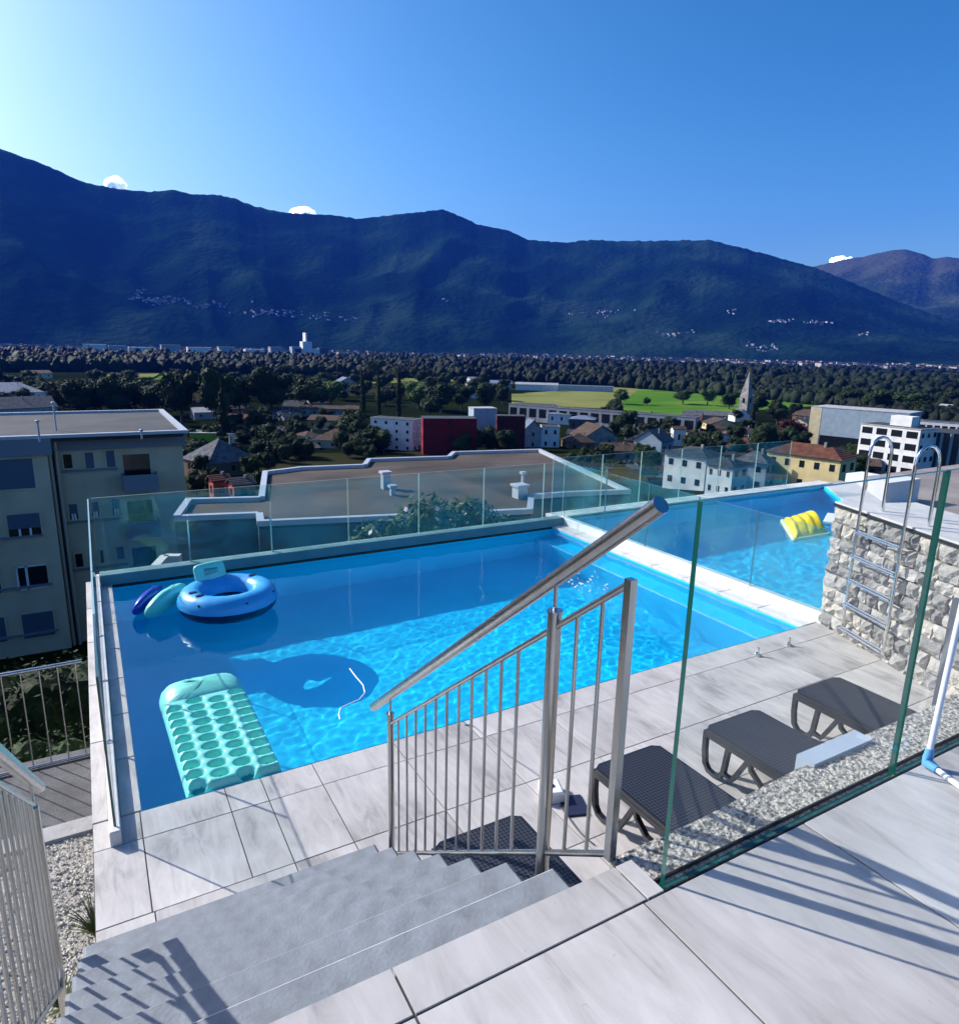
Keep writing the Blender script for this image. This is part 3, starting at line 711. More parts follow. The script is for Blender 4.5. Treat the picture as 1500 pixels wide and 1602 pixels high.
def cable(px, label, z=.006, r_=.0045, mt_=None, name='cable'):
    pts = [onz(a_, b_, z) for a_, b_ in px]; out = []
    for i in range(len(pts) - 1):
        p0, p1, p2, p3 = pts[max(i - 1, 0)], pts[i], pts[i + 1], pts[min(i + 2, len(pts) - 1)]
        for k in range(6):
            t_ = k / 6; out.append(.5 * ((2 * p1) + (-p0 + p2) * t_ + (2 * p0 - 5 * p1 + 4 * p2 - p3) * t_ ** 2 + (-p0 + 3 * p1 - 3 * p2 + p3) * t_ ** 3))
    out.append(pts[-1]); o = MB().tube(out, r_, 6).build(name, mt_ or M_PLAST); tag(o, label, 'cable'); return o
cable([(727, 1134), (740, 1136), (760, 1152), (790, 1178), (812, 1193), (832, 1206), (848, 1218)], 'grey-blue cable running from the pool to the white power box', mt_=mat('grey_cable', (.18, .21, .27), .5))
cable([(876, 1262), (890, 1280), (905, 1300), (922, 1316), (930, 1322)], 'dark cable leading from the power box towards the loungers')
# drying rack leg on the terrace
rk = empty('drying_rack', onz(1452, 1196, ZT), 'white tubular drying rack leg with light blue foot joint on the upper terrace', 'drying rack')
A_ = onz(1450, 1193, ZT + .02); B_ = onx(1503, 955, 2.36); dd = (B_ - A_)
M_WT = mat('white_enamel', (.80, .82, .86), .3)
MB().tube([A_, A_ + dd * 1.6], .0095, 10).build('leg', M_WT, rk)
C_ = onz(1510, 1237, ZT + .012)
MB().tube([A_, C_], .0095, 10).build('foot_bar', M_WT, rk)
MB().tube([A_ + dd * .09, A_ + dd * .03, A_, A_ + (C_ - A_) * .28], .016, 10, rads=[.0115, .016, .019, .013]).build('joint', mat('light_blue_plastic', (.12, .38, .68), .35), rk)
gp = ony(1468, 1092, 2.02); pst = MB().box((gp.x - .022, gp.y - .022, -.0), (gp.x + .022, gp.y + .022, 1.12)).build('dark_upright', mat('dark_grey_upright', (.10, .11, .13), .5)); tag(pst, 'dark grey upright bar seen through the glass beside the stone wall', 'post')  # plain dark grey upright box standing on the deck

# ================================================================== LEFT SIDE: GRAVEL, PAVING, RAILING, HEDGE
gb = MB().box((-2.6, -2, -5.2), (-.202, 4.22, -.305)).build('gravel_bed', mat('pale_grit', (.42, .39, .34), .95, var=.3, vscale=60, bump=.8, bscale=90)); struct(gb)
pv = MB().box((-4.2, 4.36, -5.2), (-.202, 6.35, -.92)).build('lower_path', mat('grey_paving', (.10, .10, .105), .85, var=.25, vscale=5, bump=.5, bscale=60)); struct(pv)
kc = MB().box((-4.2, 4.22, -5.2), (-.202, 4.36, -.28)).build('kerb', M_CONC); struct(kc)
mt, nt, p = new_mat('white_gravel'); g = nt.nodes.new('ShaderNodeNewGeometry'); v = nt.nodes.new('ShaderNodeTexNoise'); v.inputs['Scale'].default_value = 38
nt.links.new(g.outputs['Position'], v.inputs[0]); rp = nt.nodes.new('ShaderNodeValToRGB'); rp.color_ramp.elements[0].color = (.42, .39, .34, 1); rp.color_ramp.elements[0].position = .3; rp.color_ramp.elements[1].color = (.72, .69, .62, 1); rp.color_ramp.elements[1].position = .65
nt.links.new(v.outputs[0], rp.inputs[0]); nt.links.new(rp.outputs[0], p.inputs['Base Color']); p.inputs['Roughness'].default_value = .9; M_GRAV = mt
rg = np.random.RandomState(4)
base = np.array([(0, 0, 1), (.9, 0, .1), (-.2, .8, .2), (-.6, -.6, 0), (.3, -.8, .3), (0, 0, -1)], float)
bf = [(0, 1, 2), (0, 2, 3), (0, 3, 4), (0, 4, 1), (5, 2, 1), (5, 3, 2), (5, 4, 3), (5, 1, 4)]
NV = 20000; V_ = []; F_ = []
for i in range(NV):
    x, y = rg.uniform(-1.5, -.205), rg.uniform(.4, 4.2); r_ = rg.uniform(.005, .011)
    an = rg.uniform(0, 6.28); C_, S_ = math.cos(an), math.sin(an); k = len(V_)
    q = base * r_ * rg.uniform(.7, 1.3, (6, 3)) * np.array([1.2, 1, .7])
    for a_ in q: V_.append((x + a_[0] * C_ - a_[1] * S_, y + a_[0] * S_ + a_[1] * C_, -.298 + a_[2] + rg.uniform(0, .004)))
    F_ += [tuple(k + t_ for t_ in f) for f in bf]
stuff(MB().add(V_, F_).build('gravel', M_GRAV), 'pale loose gravel beside the stairs and pool deck', 'gravel')
def tuft(x, y, z, h, n_, label, mt_):
    t_ = empty('grass_tuft', (x, y, z), label, 'plant'); m_ = MB(); r_ = random.Random(int(x * 100) + n_)
    for i in range(n_):
        an = r_.uniform(0, 6.28); le = h * r_.uniform(.6, 1.1); sp = r_.uniform(.3, 1.0); w = .0055; px = Vector((x, y, z)); pts = []
        for k in range(5):
            f = k / 4; pts.append(px + Vector((math.cos(an) * sp * le * f ** 1.3, math.sin(an) * sp * le * f ** 1.3, le * (f - .45 * sp * f * f))))
        sd = Vector((-math.sin(an), math.cos(an), 0)) * w
        vs_ = []
        for k, q in enumerate(pts): ww = sd * (1 - k / 4.3); vs_ += [q - ww, q + ww]
        m_.add(vs_, [(2 * k, 2 * k + 1, 2 * k + 3, 2 * k + 2) for k in range(4)])
    m_.build('blades', mt_, t_)
M_BLADE = mat('blade_green', (.06, .11, .03), .6, col2=(.16, .17, .06), vscale=20)
q = onz(152, 1465, -.29); tuft(q.x, q.y, -.30, .26, 46, 'thin dry grass tuft growing between gravel and deck tiles', M_BLADE)
q = onz(100, 1580, -.29); tuft(q.x, q.y, -.30, .19, 90, 'dense green grass tuft at the foot of the left railing', M_BLADE)

rf_ = empty('metal_railing', (-1.2, 6.2, -.9), 'light steel garden railing with thin bars left of the pool, above the hedge', 'railing')
MB().tube([(-.25, 6.2, -.03), (-3.6, 6.2, -.03)], .017, 10).build('top_rail', M_STEEL, rf_)
MB().tube([(-.25, 6.2, -.90), (-3.6, 6.2, -.90)], .014, 10).build('bottom_rail', M_STEEL, rf_)
for k in range(24):
    x = -.30 - k * .128; MB().tube([(x, 6.2, -.90), (x, 6.2, -.03)], .0055, 6, cap=False).build('bar', M_STEEL, rf_)

def leafcloud(rnd, blobs, n_, size, flat=.5):
    """leaf quads scattered over/inside ellipsoid blobs: [(cx,cy,cz,rx,ry,rz)]"""
    vs_ = []; fs_ = []
    wts = [b_[3] * b_[4] for b_ in blobs]
    for i in range(n_):
        b_ = rnd.choices(blobs, wts)[0]
        d = Vector((rnd.gauss(0, 1), rnd.gauss(0, 1), rnd.gauss(0, 1))).normalized(); rr = rnd.uniform(.72, 1.1)
        c_ = Vector((b_[0] + d.x * b_[3] * rr, b_[1] + d.y * b_[4] * rr, b_[2] + d.z * b_[5] * rr))
        nn = (d + Vector((rnd.gauss(0, .5), rnd.gauss(0, .5), rnd.gauss(0, .5)))).normalized()
        u = nn.orthogonal().normalized(); u = Matrix.Rotation(rnd.uniform(0, 6.28), 3, nn) @ u; w = nn.cross(u)
        sz = size * rnd.uniform(.6, 1.4); k = len(vs_)
        vs_ += [c_ - u * sz, c_ - w * sz * flat, c_ + u * sz, c_ + w * sz * flat]; fs_.append((k, k + 1, k + 2, k + 3))
    return vs_, fs_
def noisy_blob(m_, c_, r_, seed, sub=2, amp=.25, mi=0):
    bmh = bmesh.new(); bmesh.ops.create_icosphere(bmh, subdivisions=sub, radius=1)
    vs_ = []
    for v_ in bmh.verts:
        k = 1 + amp * mnoise.noise(v_.co * 2.2 + Vector((seed, seed * .7, 0))) + amp * .6 * mnoise.noise(v_.co * 5 + Vector((0, seed, 0)))
        vs_.append((c_[0] + v_.co.x * r_[0] * k, c_[1] + v_.co.y * r_[1] * k, c_[2] + v_.co.z * r_[2] * k))
    bmh.verts.ensure_lookup_table(); m_.add(vs_, [tuple(q.index for q in f.verts) for f in bmh.faces], mi, False); bmh.free()
def foliage(name, a, b_, sc=1.2):
    mt, nt, p = new_mat(name); N, L = nt.nodes, nt.links
    g = N.new('ShaderNodeNewGeometry'); n1 = N.new('ShaderNodeTexNoise'); n1.inputs['Scale'].default_value = sc; n1.inputs['Detail'].default_value = 6; L.new(g.outputs['Position'], n1.inputs[0])
    rp = N.new('ShaderNodeValToRGB'); rp.color_ramp.elements[0].position = .36; rp.color_ramp.elements[0].color = (*a, 1); rp.color_ramp.elements[1].position = .66; rp.color_ramp.elements[1].color = (*b_, 1)
    oi = N.new('ShaderNodeObjectInfo'); hv = N.new('ShaderNodeHueSaturation'); mr = N.new('ShaderNodeMapRange'); mr.inputs[3].default_value = .65; mr.inputs[4].default_value = 1.25; L.new(oi.outputs['Random'], mr.inputs[0]); L.new(mr.outputs[0], hv.inputs['Value'])
    L.new(n1.outputs[0], rp.inputs[0]); L.new(rp.outputs[0], hv.inputs['Color']); L.new(hv.outputs[0], p.inputs['Base Color']); p.inputs['Roughness'].default_value = .75; p.inputs['Specular IOR Level'].default_value = .15
    return mt
M_LEAF = foliage('leaf_green', (.008, .018, .006), (.036, .062, .016), 3)
M_LEAFN = foliage('hedge_green', (.02, .045, .015), (.075, .12, .045), 8)
M_BARK = mat('bark', (.07, .055, .04), .9, var=.3, vscale=3)
rn = random.Random(11)
hd = empty('hedge', (-1.6, 7.3, -2.6), 'loose green hedge of small leaves behind the light steel garden railing', 'hedge')
blobs = [(-.5 - i * .34, 7.25 + rn.uniform(-.15, .2), -1.75 + rn.uniform(-.1, .12), .35, .4, .55) for i in range(9)]
m_ = MB()
for i, q in enumerate(blobs): noisy_blob(m_, q[:3], [v_ * .8 for v_ in q[3:]], i)
m_.add(*leafcloud(rn, blobs, 5200, .026)); m_.build('foliage', M_LEAFN, hd)
MB().box((-3.8, 7.1, -5), (-.3, 7.5, -2.0)).build('stems', M_BARK, hd)
for i, (px, w_) in enumerate(((-30, 1.5), (28, 1.3), (78, 1.2), (122, 1.0))):  # shrubs added to darken the lit slope behind the railing bars
    pp = ony(px, 1052 - px * .12, 12.0); db = empty('added_dark_shrub', (pp.x, 12.2, -7), ('dense dark shrub added to darken the slope below the apartment block, leftmost', 'dense dark shrub added to darken the slope below the apartment block, second from left', 'dense dark shrub added to darken the slope below the apartment block, third from left', 'dense dark shrub added to darken the slope, closest to the pool wall')[i], 'shrub')
    bl_ = [(pp.x, 12.2, pp.z - 1.0, w_, 1.0, 1.0), (pp.x + .4, 11.8, pp.z - 2.2, w_, 1.0, 1.3), (pp.x - .4, 11.4, pp.z - 3.2, w_, 1.0, 1.3)]
    m_ = MB()
    for k_, q in enumerate(bl_): noisy_blob(m_, q[:3], [v_ * .85 for v_ in q[3:]], i * 7 + k_)
    m_.add(*leafcloud(rn, bl_, 2600, .05)); m_.build('foliage', M_LEAF, db)
ol = empty('oleander_bush', (5.7, 11.6, -5), 'oleander bush with pinkish white flowers behind the far pool glass', 'bush')
blobs = [(4.55, 11.6, -1.35, .65, .6, .75), (5.5, 11.7, -1.05, .8, .6, .8), (6.5, 11.8, -1.15, .75, .6, .75), (7.3, 11.8, -1.45, .6, .6, .6), (5.6, 11.6, -2.6, 1.4, .7, 1.2), (7.2, 11.9, -1.9, .5, .5, .6)]
m_ = MB()
for i, q in enumerate(blobs): noisy_blob(m_, q[:3], [v_ * .72 for v_ in q[3:]], i + 20)
m_.add(*leafcloud(rn, blobs, 9000, .085, .36)); m_.build('foliage', M_LEAFN, ol)
vs_, fs_ = leafcloud(rn, [(q[0], q[1] - .1, q[2], q[3] * 1.02, q[4], q[5]) for q in blobs[:4]], 260, .05, .8)
stuff(MB().add(vs_, fs_).build('flowers', mat('pale_pink_petal', (.62, .50, .50), .7), ol), 'small pale pink flowers')
for k in range(4): MB().tube([(5 + k * .5, 11.6, -5), (4.8 + k * .6, 11.6, -2.2)], .04, 6).build('stem', M_BARK, ol)

# ================================================================== NEIGHBOURING BUILDINGS
M_WIN = mat('dark_window', (.012, .016, .022), .12, spec=.8)
M_SHUT = mat('blue_grey_shutter', (.07, .10, .16), .6)
M_PLASTER = mat('beige_render', (.56, .46, .32), .85, var=.12, vscale=.5, bump=.2, bscale=8)
M_ROOFG = mat('grey_gravel_roof', (.016, .020, .027), .9, col2=(.040, .047, .060), vscale=.45, bump=.3, bscale=15)
M_FASC = mat('pale_roof_edge', (.42, .45, .50), .45)
M_BAND2 = mat('blue_grey_fascia', (.17, .20, .25), .7)
S_ = 1.533                                                      # facade plane at y = 46
def fx(px, py): return ony(px, py, 46.)
nb = empty('apartment_building', (1, 46, -16), 'beige apartment block with a flat grey roof at the left edge', 'building')
cr = fx(283, 672); zr = cr.z; xr = cr.x; xm = fx(84, 690).x; xl = xm - 16
zB = -17.
MB().box((xm, 46, zB), (xr, 59, zr - .95)).build('wall', M_PLASTER, nb)
MB().box((xl, 44.9, zB), (xm - .35, 58.9, zr - 1.0)).build('wall', M_PLASTER, nb)
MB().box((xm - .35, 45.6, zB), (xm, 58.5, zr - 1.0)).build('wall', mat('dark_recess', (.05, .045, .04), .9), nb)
MB().box((xm - .1, 45.75, zr - .95), (xr + .2, 59.2, zr - .06)).box((xl, 44.65, zr - 1.0), (xm - .1, 59.1, zr - .06)).build('fascia', M_BAND2, nb)
rf0 = MB().box((xl + .2, 44.9, zr - .3), (xr, 59, zr - .05)).build('roof', M_ROOFG, nb)
def ring_box(m_, x0, x1, y0, y1, z0, z1, w):
    m_.box((x0, y0, z0), (x1, y0 + w, z1)).box((x0, y1 - w, z0), (x1, y1, z1)).box((x0, y0 + w, z0), (x0 + w, y1 - w, z1)).box((x1 - w, y0 + w, z0), (x1, y1 - w, z1))
m_ = MB(); ring_box(m_, xl, xr + .25, 44.6, 59.3, zr - .06, zr + .12, .35); m_.build('parapet_flashing', M_FASC, rf0)
for px, py, h in ((62, 688, 1.0), (222, 684, .4), (88, 672, 1.6)):
    q = onz(px, py, zr); MB().tube([(q.x, q.y, zr - .1), (q.x, q.y, zr + h)], .05, 8).ell((q.x, q.y, zr + h), (.12, .12, .08), 10, 6).build('vent_pipe', M_FASC, rf0)
for px in (76, 86):
    q = fx(px, 690); q2 = fx(px + 33, 1014); MB().tube([(q.x, 45.4, zr - .3), (q.x + .03, 45.4, zB)], .09, 8).build('drainpipe', mat('beige_pipe', (.42, .36, .29), .6), nb)
def opening(par, x0, x1, z0, z1, y, kind='window', fr=.09):
    f = MB().box((x0 - fr, y - .05, z0 - fr), (x1 + fr, y - .004, z0)).box((x0 - fr, y - .05, z1), (x1 + fr, y - .004, z1 + fr)).box((x0 - fr, y - .05, z0), (x0, y - .004, z1)).box((x1, y - .05, z0), (x1 + fr, y - .004, z1)).build('window', M_PLASTER, par)
    MB().box((x0, y - .02, z0), (x1, y - .003, z1)).build('pane' if kind != 'shutter' else 'shutter', M_SHUT if kind == 'shutter' else M_WIN, f)
    if kind == 'half':
        MB().box((x0, y - .045, z0 + (z1 - z0) * .38), (x1, y - .022, z1)).build('shutter', M_SHUT, f)
        for k in (1, 2): xx = x0 + (x1 - x0) * k / 3; MB().box((xx - .05, y - .045, z0), (xx + .05, y - .022, z0 + (z1 - z0) * .38)).build('mullion', M_WHITE, f)
    if kind == 'open':
        xx = x0 + (x1 - x0) * .33; MB().box((xx - .06, y - .06, z0), (xx + .06, y - .022, z1)).box((x0, y - .06, z0), (x0 + .08, y - .022, z1)).box((x0, y - .06, z1 - .08), (x1, y - .022, z1)).box((x0, y - .06, z0), (x1, y - .022, z0 + .08)).build('mullion', M_WHITE, f)
    return f
def sill(par, px0, px1, py, y):
    a_, b_ = ony(px0, py, y), ony(px1, py - 7, y); z_ = (a_.z + b_.z) / 2; MB().box((a_.x, y - .14, z_ - .08), (b_.x, y - .004, z_ + .04)).build('sill', M_BAND2, par)
def win(px0, py0, px1, py1, y, kind='window'):
    a_, b_ = ony(px0, py0, y), ony(px1, py1, y); opening(nb, min(a_.x, b_.x), max(a_.x, b_.x), min(a_.z, b_.z), max(a_.z, b_.z), y, kind)
for q in ((98, 711, 114, 732, 'window'), (132, 708, 148, 732, 'shutter'), (165, 705, 181, 730, 'shutter'), (107, 789, 123, 812, 'half'), (142, 786, 156, 808, 'half'), (174, 781, 189, 804, 'half'),
          (117, 867, 131, 886, 'window'), (156, 861, 163, 880, 'window'), (182, 856, 195, 874, 'shutter')):
    win(*q[:4], 46, q[4])
sill(nb, 97, 184, 738, 46); sill(nb, 104, 192, 817, 46); sill(nb, 112, 200, 890, 46)
for q in ((-60, 722, 56, 763, 'shutter'), (10, 806, 66, 838, 'half'), (24, 887, 77, 918, 'open'), (-40, 895, 3, 927, 'window'), (33, 962, 87, 992, 'shutter'), (-40, 972, 12, 1003, 'shutter')):
    win(*q[:4], 44.9, q[4])
sill(nb, -70, 68, 846, 44.9); sill(nb, -70, 82, 925, 44.9); sill(nb, -70, 92, 1000, 44.9)
for px0, px1, py0, py1 in ((194, 246, 740, 770), (201, 250, 812, 843), (208, 256, 884, 912)):
    a_, b_ = ony(px0, py1, 45.2), ony(px1, py0, 45.2)
    bl = MB().box((a_.x, 44.9, a_.z), (b_.x, 45.0, b_.z)).box((a_.x, 45.0, a_.z), (a_.x + .08, 46, b_.z)).box((b_.x - .08, 45, a_.z), (b_.x, 46, b_.z)).box((a_.x, 45, a_.z), (b_.x, 46, a_.z + .12)).build('balcony', mat('blue_grey_balcony', (.20, .22, .27), .6), nb)
    MB().box((a_.x + .15, 45.97, a_.z + .1), (b_.x - .3, 45.995, b_.z + 1.1)).build('balcony_door', M_WIN, bl)
# low flat-roofed building beyond the pool
ZR2 = -3.
M_BROOF = mat('brown_gravel_roof', (.022, .015, .011), .95, col2=(.082, .062, .049), vscale=.25, bump=.5, bscale=9, coord='World', stretch=(1, 1.8, 1), detail=8)
rb = empty('flat_roof_building', (12, 27, -12), 'low building with stepped brown gravel flat roof and white edge beyond the pool', 'building')
P2 = [(2.17, 23.6), (4.42, 23.0), (4.42, 21.6), (9.2, 21.0), (9.2, 22.6), (10.5, 22.6), (10.5, 21.4), (14.4, 21.4), (14.4, 23.4), (19.6, 22.6), (22.3, 32.2), (17.1, 32.9), (16.3, 31.9), (12.1, 32.5), (11.5, 31.2), (6.7, 31.0), (5.2, 26.0), (2.8, 26.4)]
P2 = []
for px, py in ((273, 808), (402, 803), (404, 816), (632, 806), (655, 782 + 24), (832, 797), (834, 775), (885, 771), (985, 767), (845, 703), (708, 707), (700, 714), (575, 718), (568, 727), (470, 731), (412, 738), (406, 778), (292, 781)):
    q = onz(px, py, ZR2); P2.append((q.x, q.y))
MB().prism(P2, -16, ZR2 - .25).build('wall', mat('weathered_render', (.07, .10, .105), .8, var=.3, vscale=1), rb)
rf1 = MB().prism(P2, ZR2 - .245, ZR2 - .12).build('roof', M_BROOF, rb)
def edging(poly, z0, z1, w, name, mt_, par):
    for i in range(len(poly)):
        a_, b_ = Vector((*poly[i], 0)), Vector((*poly[(i + 1) % len(poly)], 0)); d = (b_ - a_).normalized(); nn = Vector((d.y, -d.x, 0))
        q = [a_ + nn * .04 - d * .02, b_ + nn * .04 + d * .02, b_ - nn * w + d * .02, a_ - nn * w - d * .02]
        MB().prism([(v_.x, v_.y) for v_ in q], z0 + i * .0015, z1 + i * .0015).build(name, mt_, par)
edging(P2, ZR2 - .16, ZR2 + .02, .19, 'roof_edge', M_FASC, rf1)
for px, py, h, w in ((603, 760, .52, .15), (614, 770, .2, .09), (813, 774, .34, .22), (817, 768, .7, .045), (1, 1, 0, 0)):
    if not w: break
    q = onz(px, py, ZR2); MB().box((q.x - w, q.y - w, ZR2 - .2), (q.x + w, q.y + w, ZR2 + h)).box((q.x - w - .06, q.y - w - .06, ZR2 + h), (q.x + w + .06, q.y + w + .06, ZR2 + h + .09)).build('chimney', M_FASC, rf1)
# yard wall and pale wall corner seen left of that roof
yw = MB().box((.2, 16, -9), (.5, 22, -3.9)).box((.5, 21.7, -9), (2.1, 22, -3.9)).build('garden_wall', M_COPE); tag(yw, 'short pale L-shaped garden wall below the left end of the far pool glass', 'wall')
ya_, yb_, yc_ = onz(243, 884, -4), onz(258, 868, -4), onz(282, 868, -4)
bpy.data.objects.remove(yw)
m_ = MB()
for a_, b_ in ((ya_, yb_), (yb_, yc_)):
    d = (b_ - a_).normalized(); nn = Vector((-d.y, d.x, 0)) * .13
    m_.prism([((a_ - nn).x, (a_ - nn).y), ((b_ - nn).x, (b_ - nn).y), ((b_ + nn).x, (b_ + nn).y), ((a_ + nn).x, (a_ + nn).y)], -12, -4)
yw = m_.build('garden_wall', M_COPE); tag(yw, 'short pale L-shaped garden wall below the left end of the far pool glass', 'wall')
# flat roof to the right beyond the second pool
ZR3 = -1.0
r3 = empty('flat_roof_building', onz(1420, 760, ZR3), 'building with brown flat roof at the right edge beyond the second pool', 'building')
P3 = [tuple(onz(px, py, ZR3)[:2]) for px, py in ((1292, 768), (1420, 830), (1600, 850), (1650, 715), (1500, 722), (1372, 738))]
MB().prism(P3, -14, ZR3 - .3).build('wall', M_WHITE, r3)
rf3 = MB().prism(P3, ZR3 - .295, ZR3 - .1).build('roof', mat('rose_brown_roof', (.20, .16, .145), .95, col2=(.34, .29, .27), vscale=.5, bump=.4, bscale=9), r3)
for px, py, w, h in ((1345, 773, .35, .55), (1395, 779, .75, .5), (1395, 779, 0, 0)):
    if w: q = onz(px, py, ZR3); MB().box((q.x - w, q.y - .25, ZR3 - .1), (q.x + w, q.y + .25, ZR3 + h)).build('roof_box', M_WHITE, rf3)

# ================================================================== TERRAIN, FIELDS, RIVER FOREST, MOUNTAINS
mt, nt, p = new_mat('valley_ground'); N, L = nt.nodes, nt.links
g = N.new('ShaderNodeNewGeometry'); n1 = N.new('ShaderNodeTexNoise'); n1.inputs['Scale'].default_value = .006; n1.inputs['Detail'].default_value = 7; L.new(g.outputs['Position'], n1.inputs[0])
v = N.new('ShaderNodeTexVoronoi'); v.inputs['Scale'].default_value = .0045; mp = N.new('ShaderNodeMapping'); mp.inputs['Scale'].default_value = (1, 2.2, 1); mp.inputs['Rotation'].default_value = (0, 0, .5); L.new(g.outputs['Position'], mp.inputs[0]); L.new(mp.outputs[0], v.inputs['Vector'])
rp = N.new('ShaderNodeValToRGB'); e = rp.color_ramp.elements; e[0].position = 0; e[0].color = (.009, .014, .006, 1); e[1].position = 1; e[1].color = (.045, .045, .022, 1); k_ = e.new(.4); k_.color = (.011, .018, .006, 1); k_ = e.new(.75); k_.color = (.018, .028, .009, 1)
sp_ = N.new('ShaderNodeSeparateColor'); L.new(v.outputs['Color'], sp_.inputs[0]); L.new(sp_.outputs[0], rp.inputs[0])
mx = N.new('ShaderNodeMix'); mx.data_type = 'RGBA'; mx.blend_type = 'MULTIPLY'; mx.inputs[0].default_value = .6
r2 = N.new('ShaderNodeValToRGB'); r2.color_ramp.elements[0].position = .35; r2.color_ramp.elements[0].color = (.45, .45, .45, 1); r2.color_ramp.elements[1].position = .65; r2.color_ramp.elements[1].color = (1, 1, 1, 1); L.new(n1.outputs[0], r2.inputs[0])
L.new(rp.outputs[0], mx.inputs[6]); L.new(r2.outputs[0], mx.inputs[7]); L.new(mx.outputs[2], p.inputs['Base Color']); p.inputs['Roughness'].default_value = 1; p.inputs['Specular IOR Level'].default_value = 0; M_GROUND = mt
rad = [1, 9, 20, 32, 45, 60, 80, 100, 120, 150, 180, 220, 270, 350, 500, 800, 1300, 2200, 4000, 7000, 11500]
vs_ = [(0, 0, -5.2)]; na = 160
for r_ in rad:
    for k in range(na):
        an = 2 * math.pi * k / na; x, y = r_ * math.sin(an), r_ * math.cos(an); vs_.append((x, y, gz(x, y)))
fs_ = [(0, 1 + (k + 1) % na, 1 + k) for k in range(na)]
for i in range(len(rad) - 1):
    for k in range(na): a_ = 1 + i * na + k; b_ = 1 + i * na + (k + 1) % na; fs_.append((a_, b_, b_ + na, a_ + na))
struct(MB().add(vs_, fs_, 0, True).build('ground', M_GROUND))
def field(name, pxs, mt_, lift=.06):
    pts = [ghit(px, py) for px, py in pxs]; zz = max(q.z for q in pts) + lift
    o = MB().add([(q.x, q.y, q.z + lift) for q in pts], [tuple(range(len(pts)))]).build(name, mt_); struct(o); return o
M_MEAD = mat('bright_meadow', (.055, .15, .018), 1., col2=(.12, .21, .035), vscale=.012, coord='World', stretch=(1, 3, 1), spec=0)
M_MEAD2 = mat('dry_meadow', (.14, .17, .05), 1., col2=(.22, .22, .08), vscale=.02, coord='World', spec=0)
field('meadow', [(800, 632), (1010, 600), (1150, 601), (1320, 612), (1290, 634), (1190, 641), (1060, 650), (960, 640)], M_MEAD)
field('meadow', [(800, 616), (985, 604), (1010, 600), (960, 640), (880, 636), (800, 632)], M_MEAD2, .12)
field('meadow', [(250, 588), (300, 584), (300, 592), (240, 594)], M_MEAD)
field('meadow', [(430, 594), (560, 588), (740, 586), (740, 596), (560, 600), (450, 602)], M_MEAD2)
field('meadow', [(140, 586), (250, 584), (240, 590), (140, 592)], M_MEAD2)
field('meadow', [(1370, 622), (1500, 628), (1500, 640), (1380, 634)], M_MEAD)

def azr(px, py):
    d = ray(px, py); return math.atan2(d.x, d.y), math.atan2(d.z, math.hypot(d.x, d.y))
def ridge(name, prof, rb, rc, mt_, seed, z0=-45., amp=.10, azpad=(((-.9, .2), (-.62, .33)), ((1.36, .004),)), nA=560, nT=110):
    pts = [azr(px, py) for px, py in prof]
    pts = list(azpad[0]) + pts + list(azpad[1]) if azpad else pts
    pts.sort(); A_ = np.array([q[0] for q in pts]); E_ = np.array([q[1] for q in pts])
    az = np.linspace(A_[0], A_[-1], nA); vs_ = []
    for a_ in az:
        el = np.interp(a_, A_, E_)
        r1 = rc(a_); r0 = rb(a_) * (1 + .05 * mnoise.noise(Vector((a_ * 6, seed, 0))))
        zc = CAM.z + math.tan(el) * r1; zc += 9 * mnoise.noise(Vector((a_ * 190, seed, 0))) + 7 * mnoise.noise(Vector((a_ * 420, seed, 2)))
        for j in range(nT):
            t_ = j / (nT - 8)
            r_ = r0 + (r1 - r0) * t_; x, y = r_ * math.sin(a_), r_ * math.cos(a_)
            if t_ <= 1:
                sh_ = t_ ** 1.12 * .93 + .07 * t_
                w = math.sin(math.pi * min(1, t_) ** .9)
                warp = .5 * mnoise.noise(Vector((x / 2600, y / 2600, seed)))
                n_ = mnoise.noise(Vector((a_ * 6 + warp * 2.6, t_ * 1.1 + warp, seed)))
                n2_ = mnoise.noise(Vector((a_ * 17 + warp * 4, t_ * 2.6 + warp, seed + 3)))
                n3_ = mnoise.noise(Vector((x / 320, y / 320, seed + 5))) + 1.2 * (.5 - abs(mnoise.noise(Vector((x / 900, y / 900, seed + 2)))) * 2) + .8 * (.5 - abs(mnoise.noise(Vector((x / 450, y / 450, seed + 9)))) * 2)
                rid = (1 - 2.2 * abs(n_)) * .6 + (1 - 2.2 * abs(n2_)) * .36
                z_ = z0 + (zc - z0) * (sh_ + amp * w * (rid - .55) + .030 * w * n3_ - .02 * w)
                zmax = CAM.z + (zc - CAM.z) * (r_ / r1) * .985 if t_ < 1 else zc
                z_ = min(z_, zmax); 
            else:
                z_ = zc - (t_ - 1) * 900 * 4
            vs_.append((x, y, z_ if j else z0 - 30))
    fs_ = [(i * nT + j, (i + 1) * nT + j, (i + 1) * nT + j + 1, i * nT + j + 1) for i in range(nA - 1) for j in range(nT - 1)]
    o = MB().add(vs_, fs_, 0, True).build(name, mt_); struct(o); return o
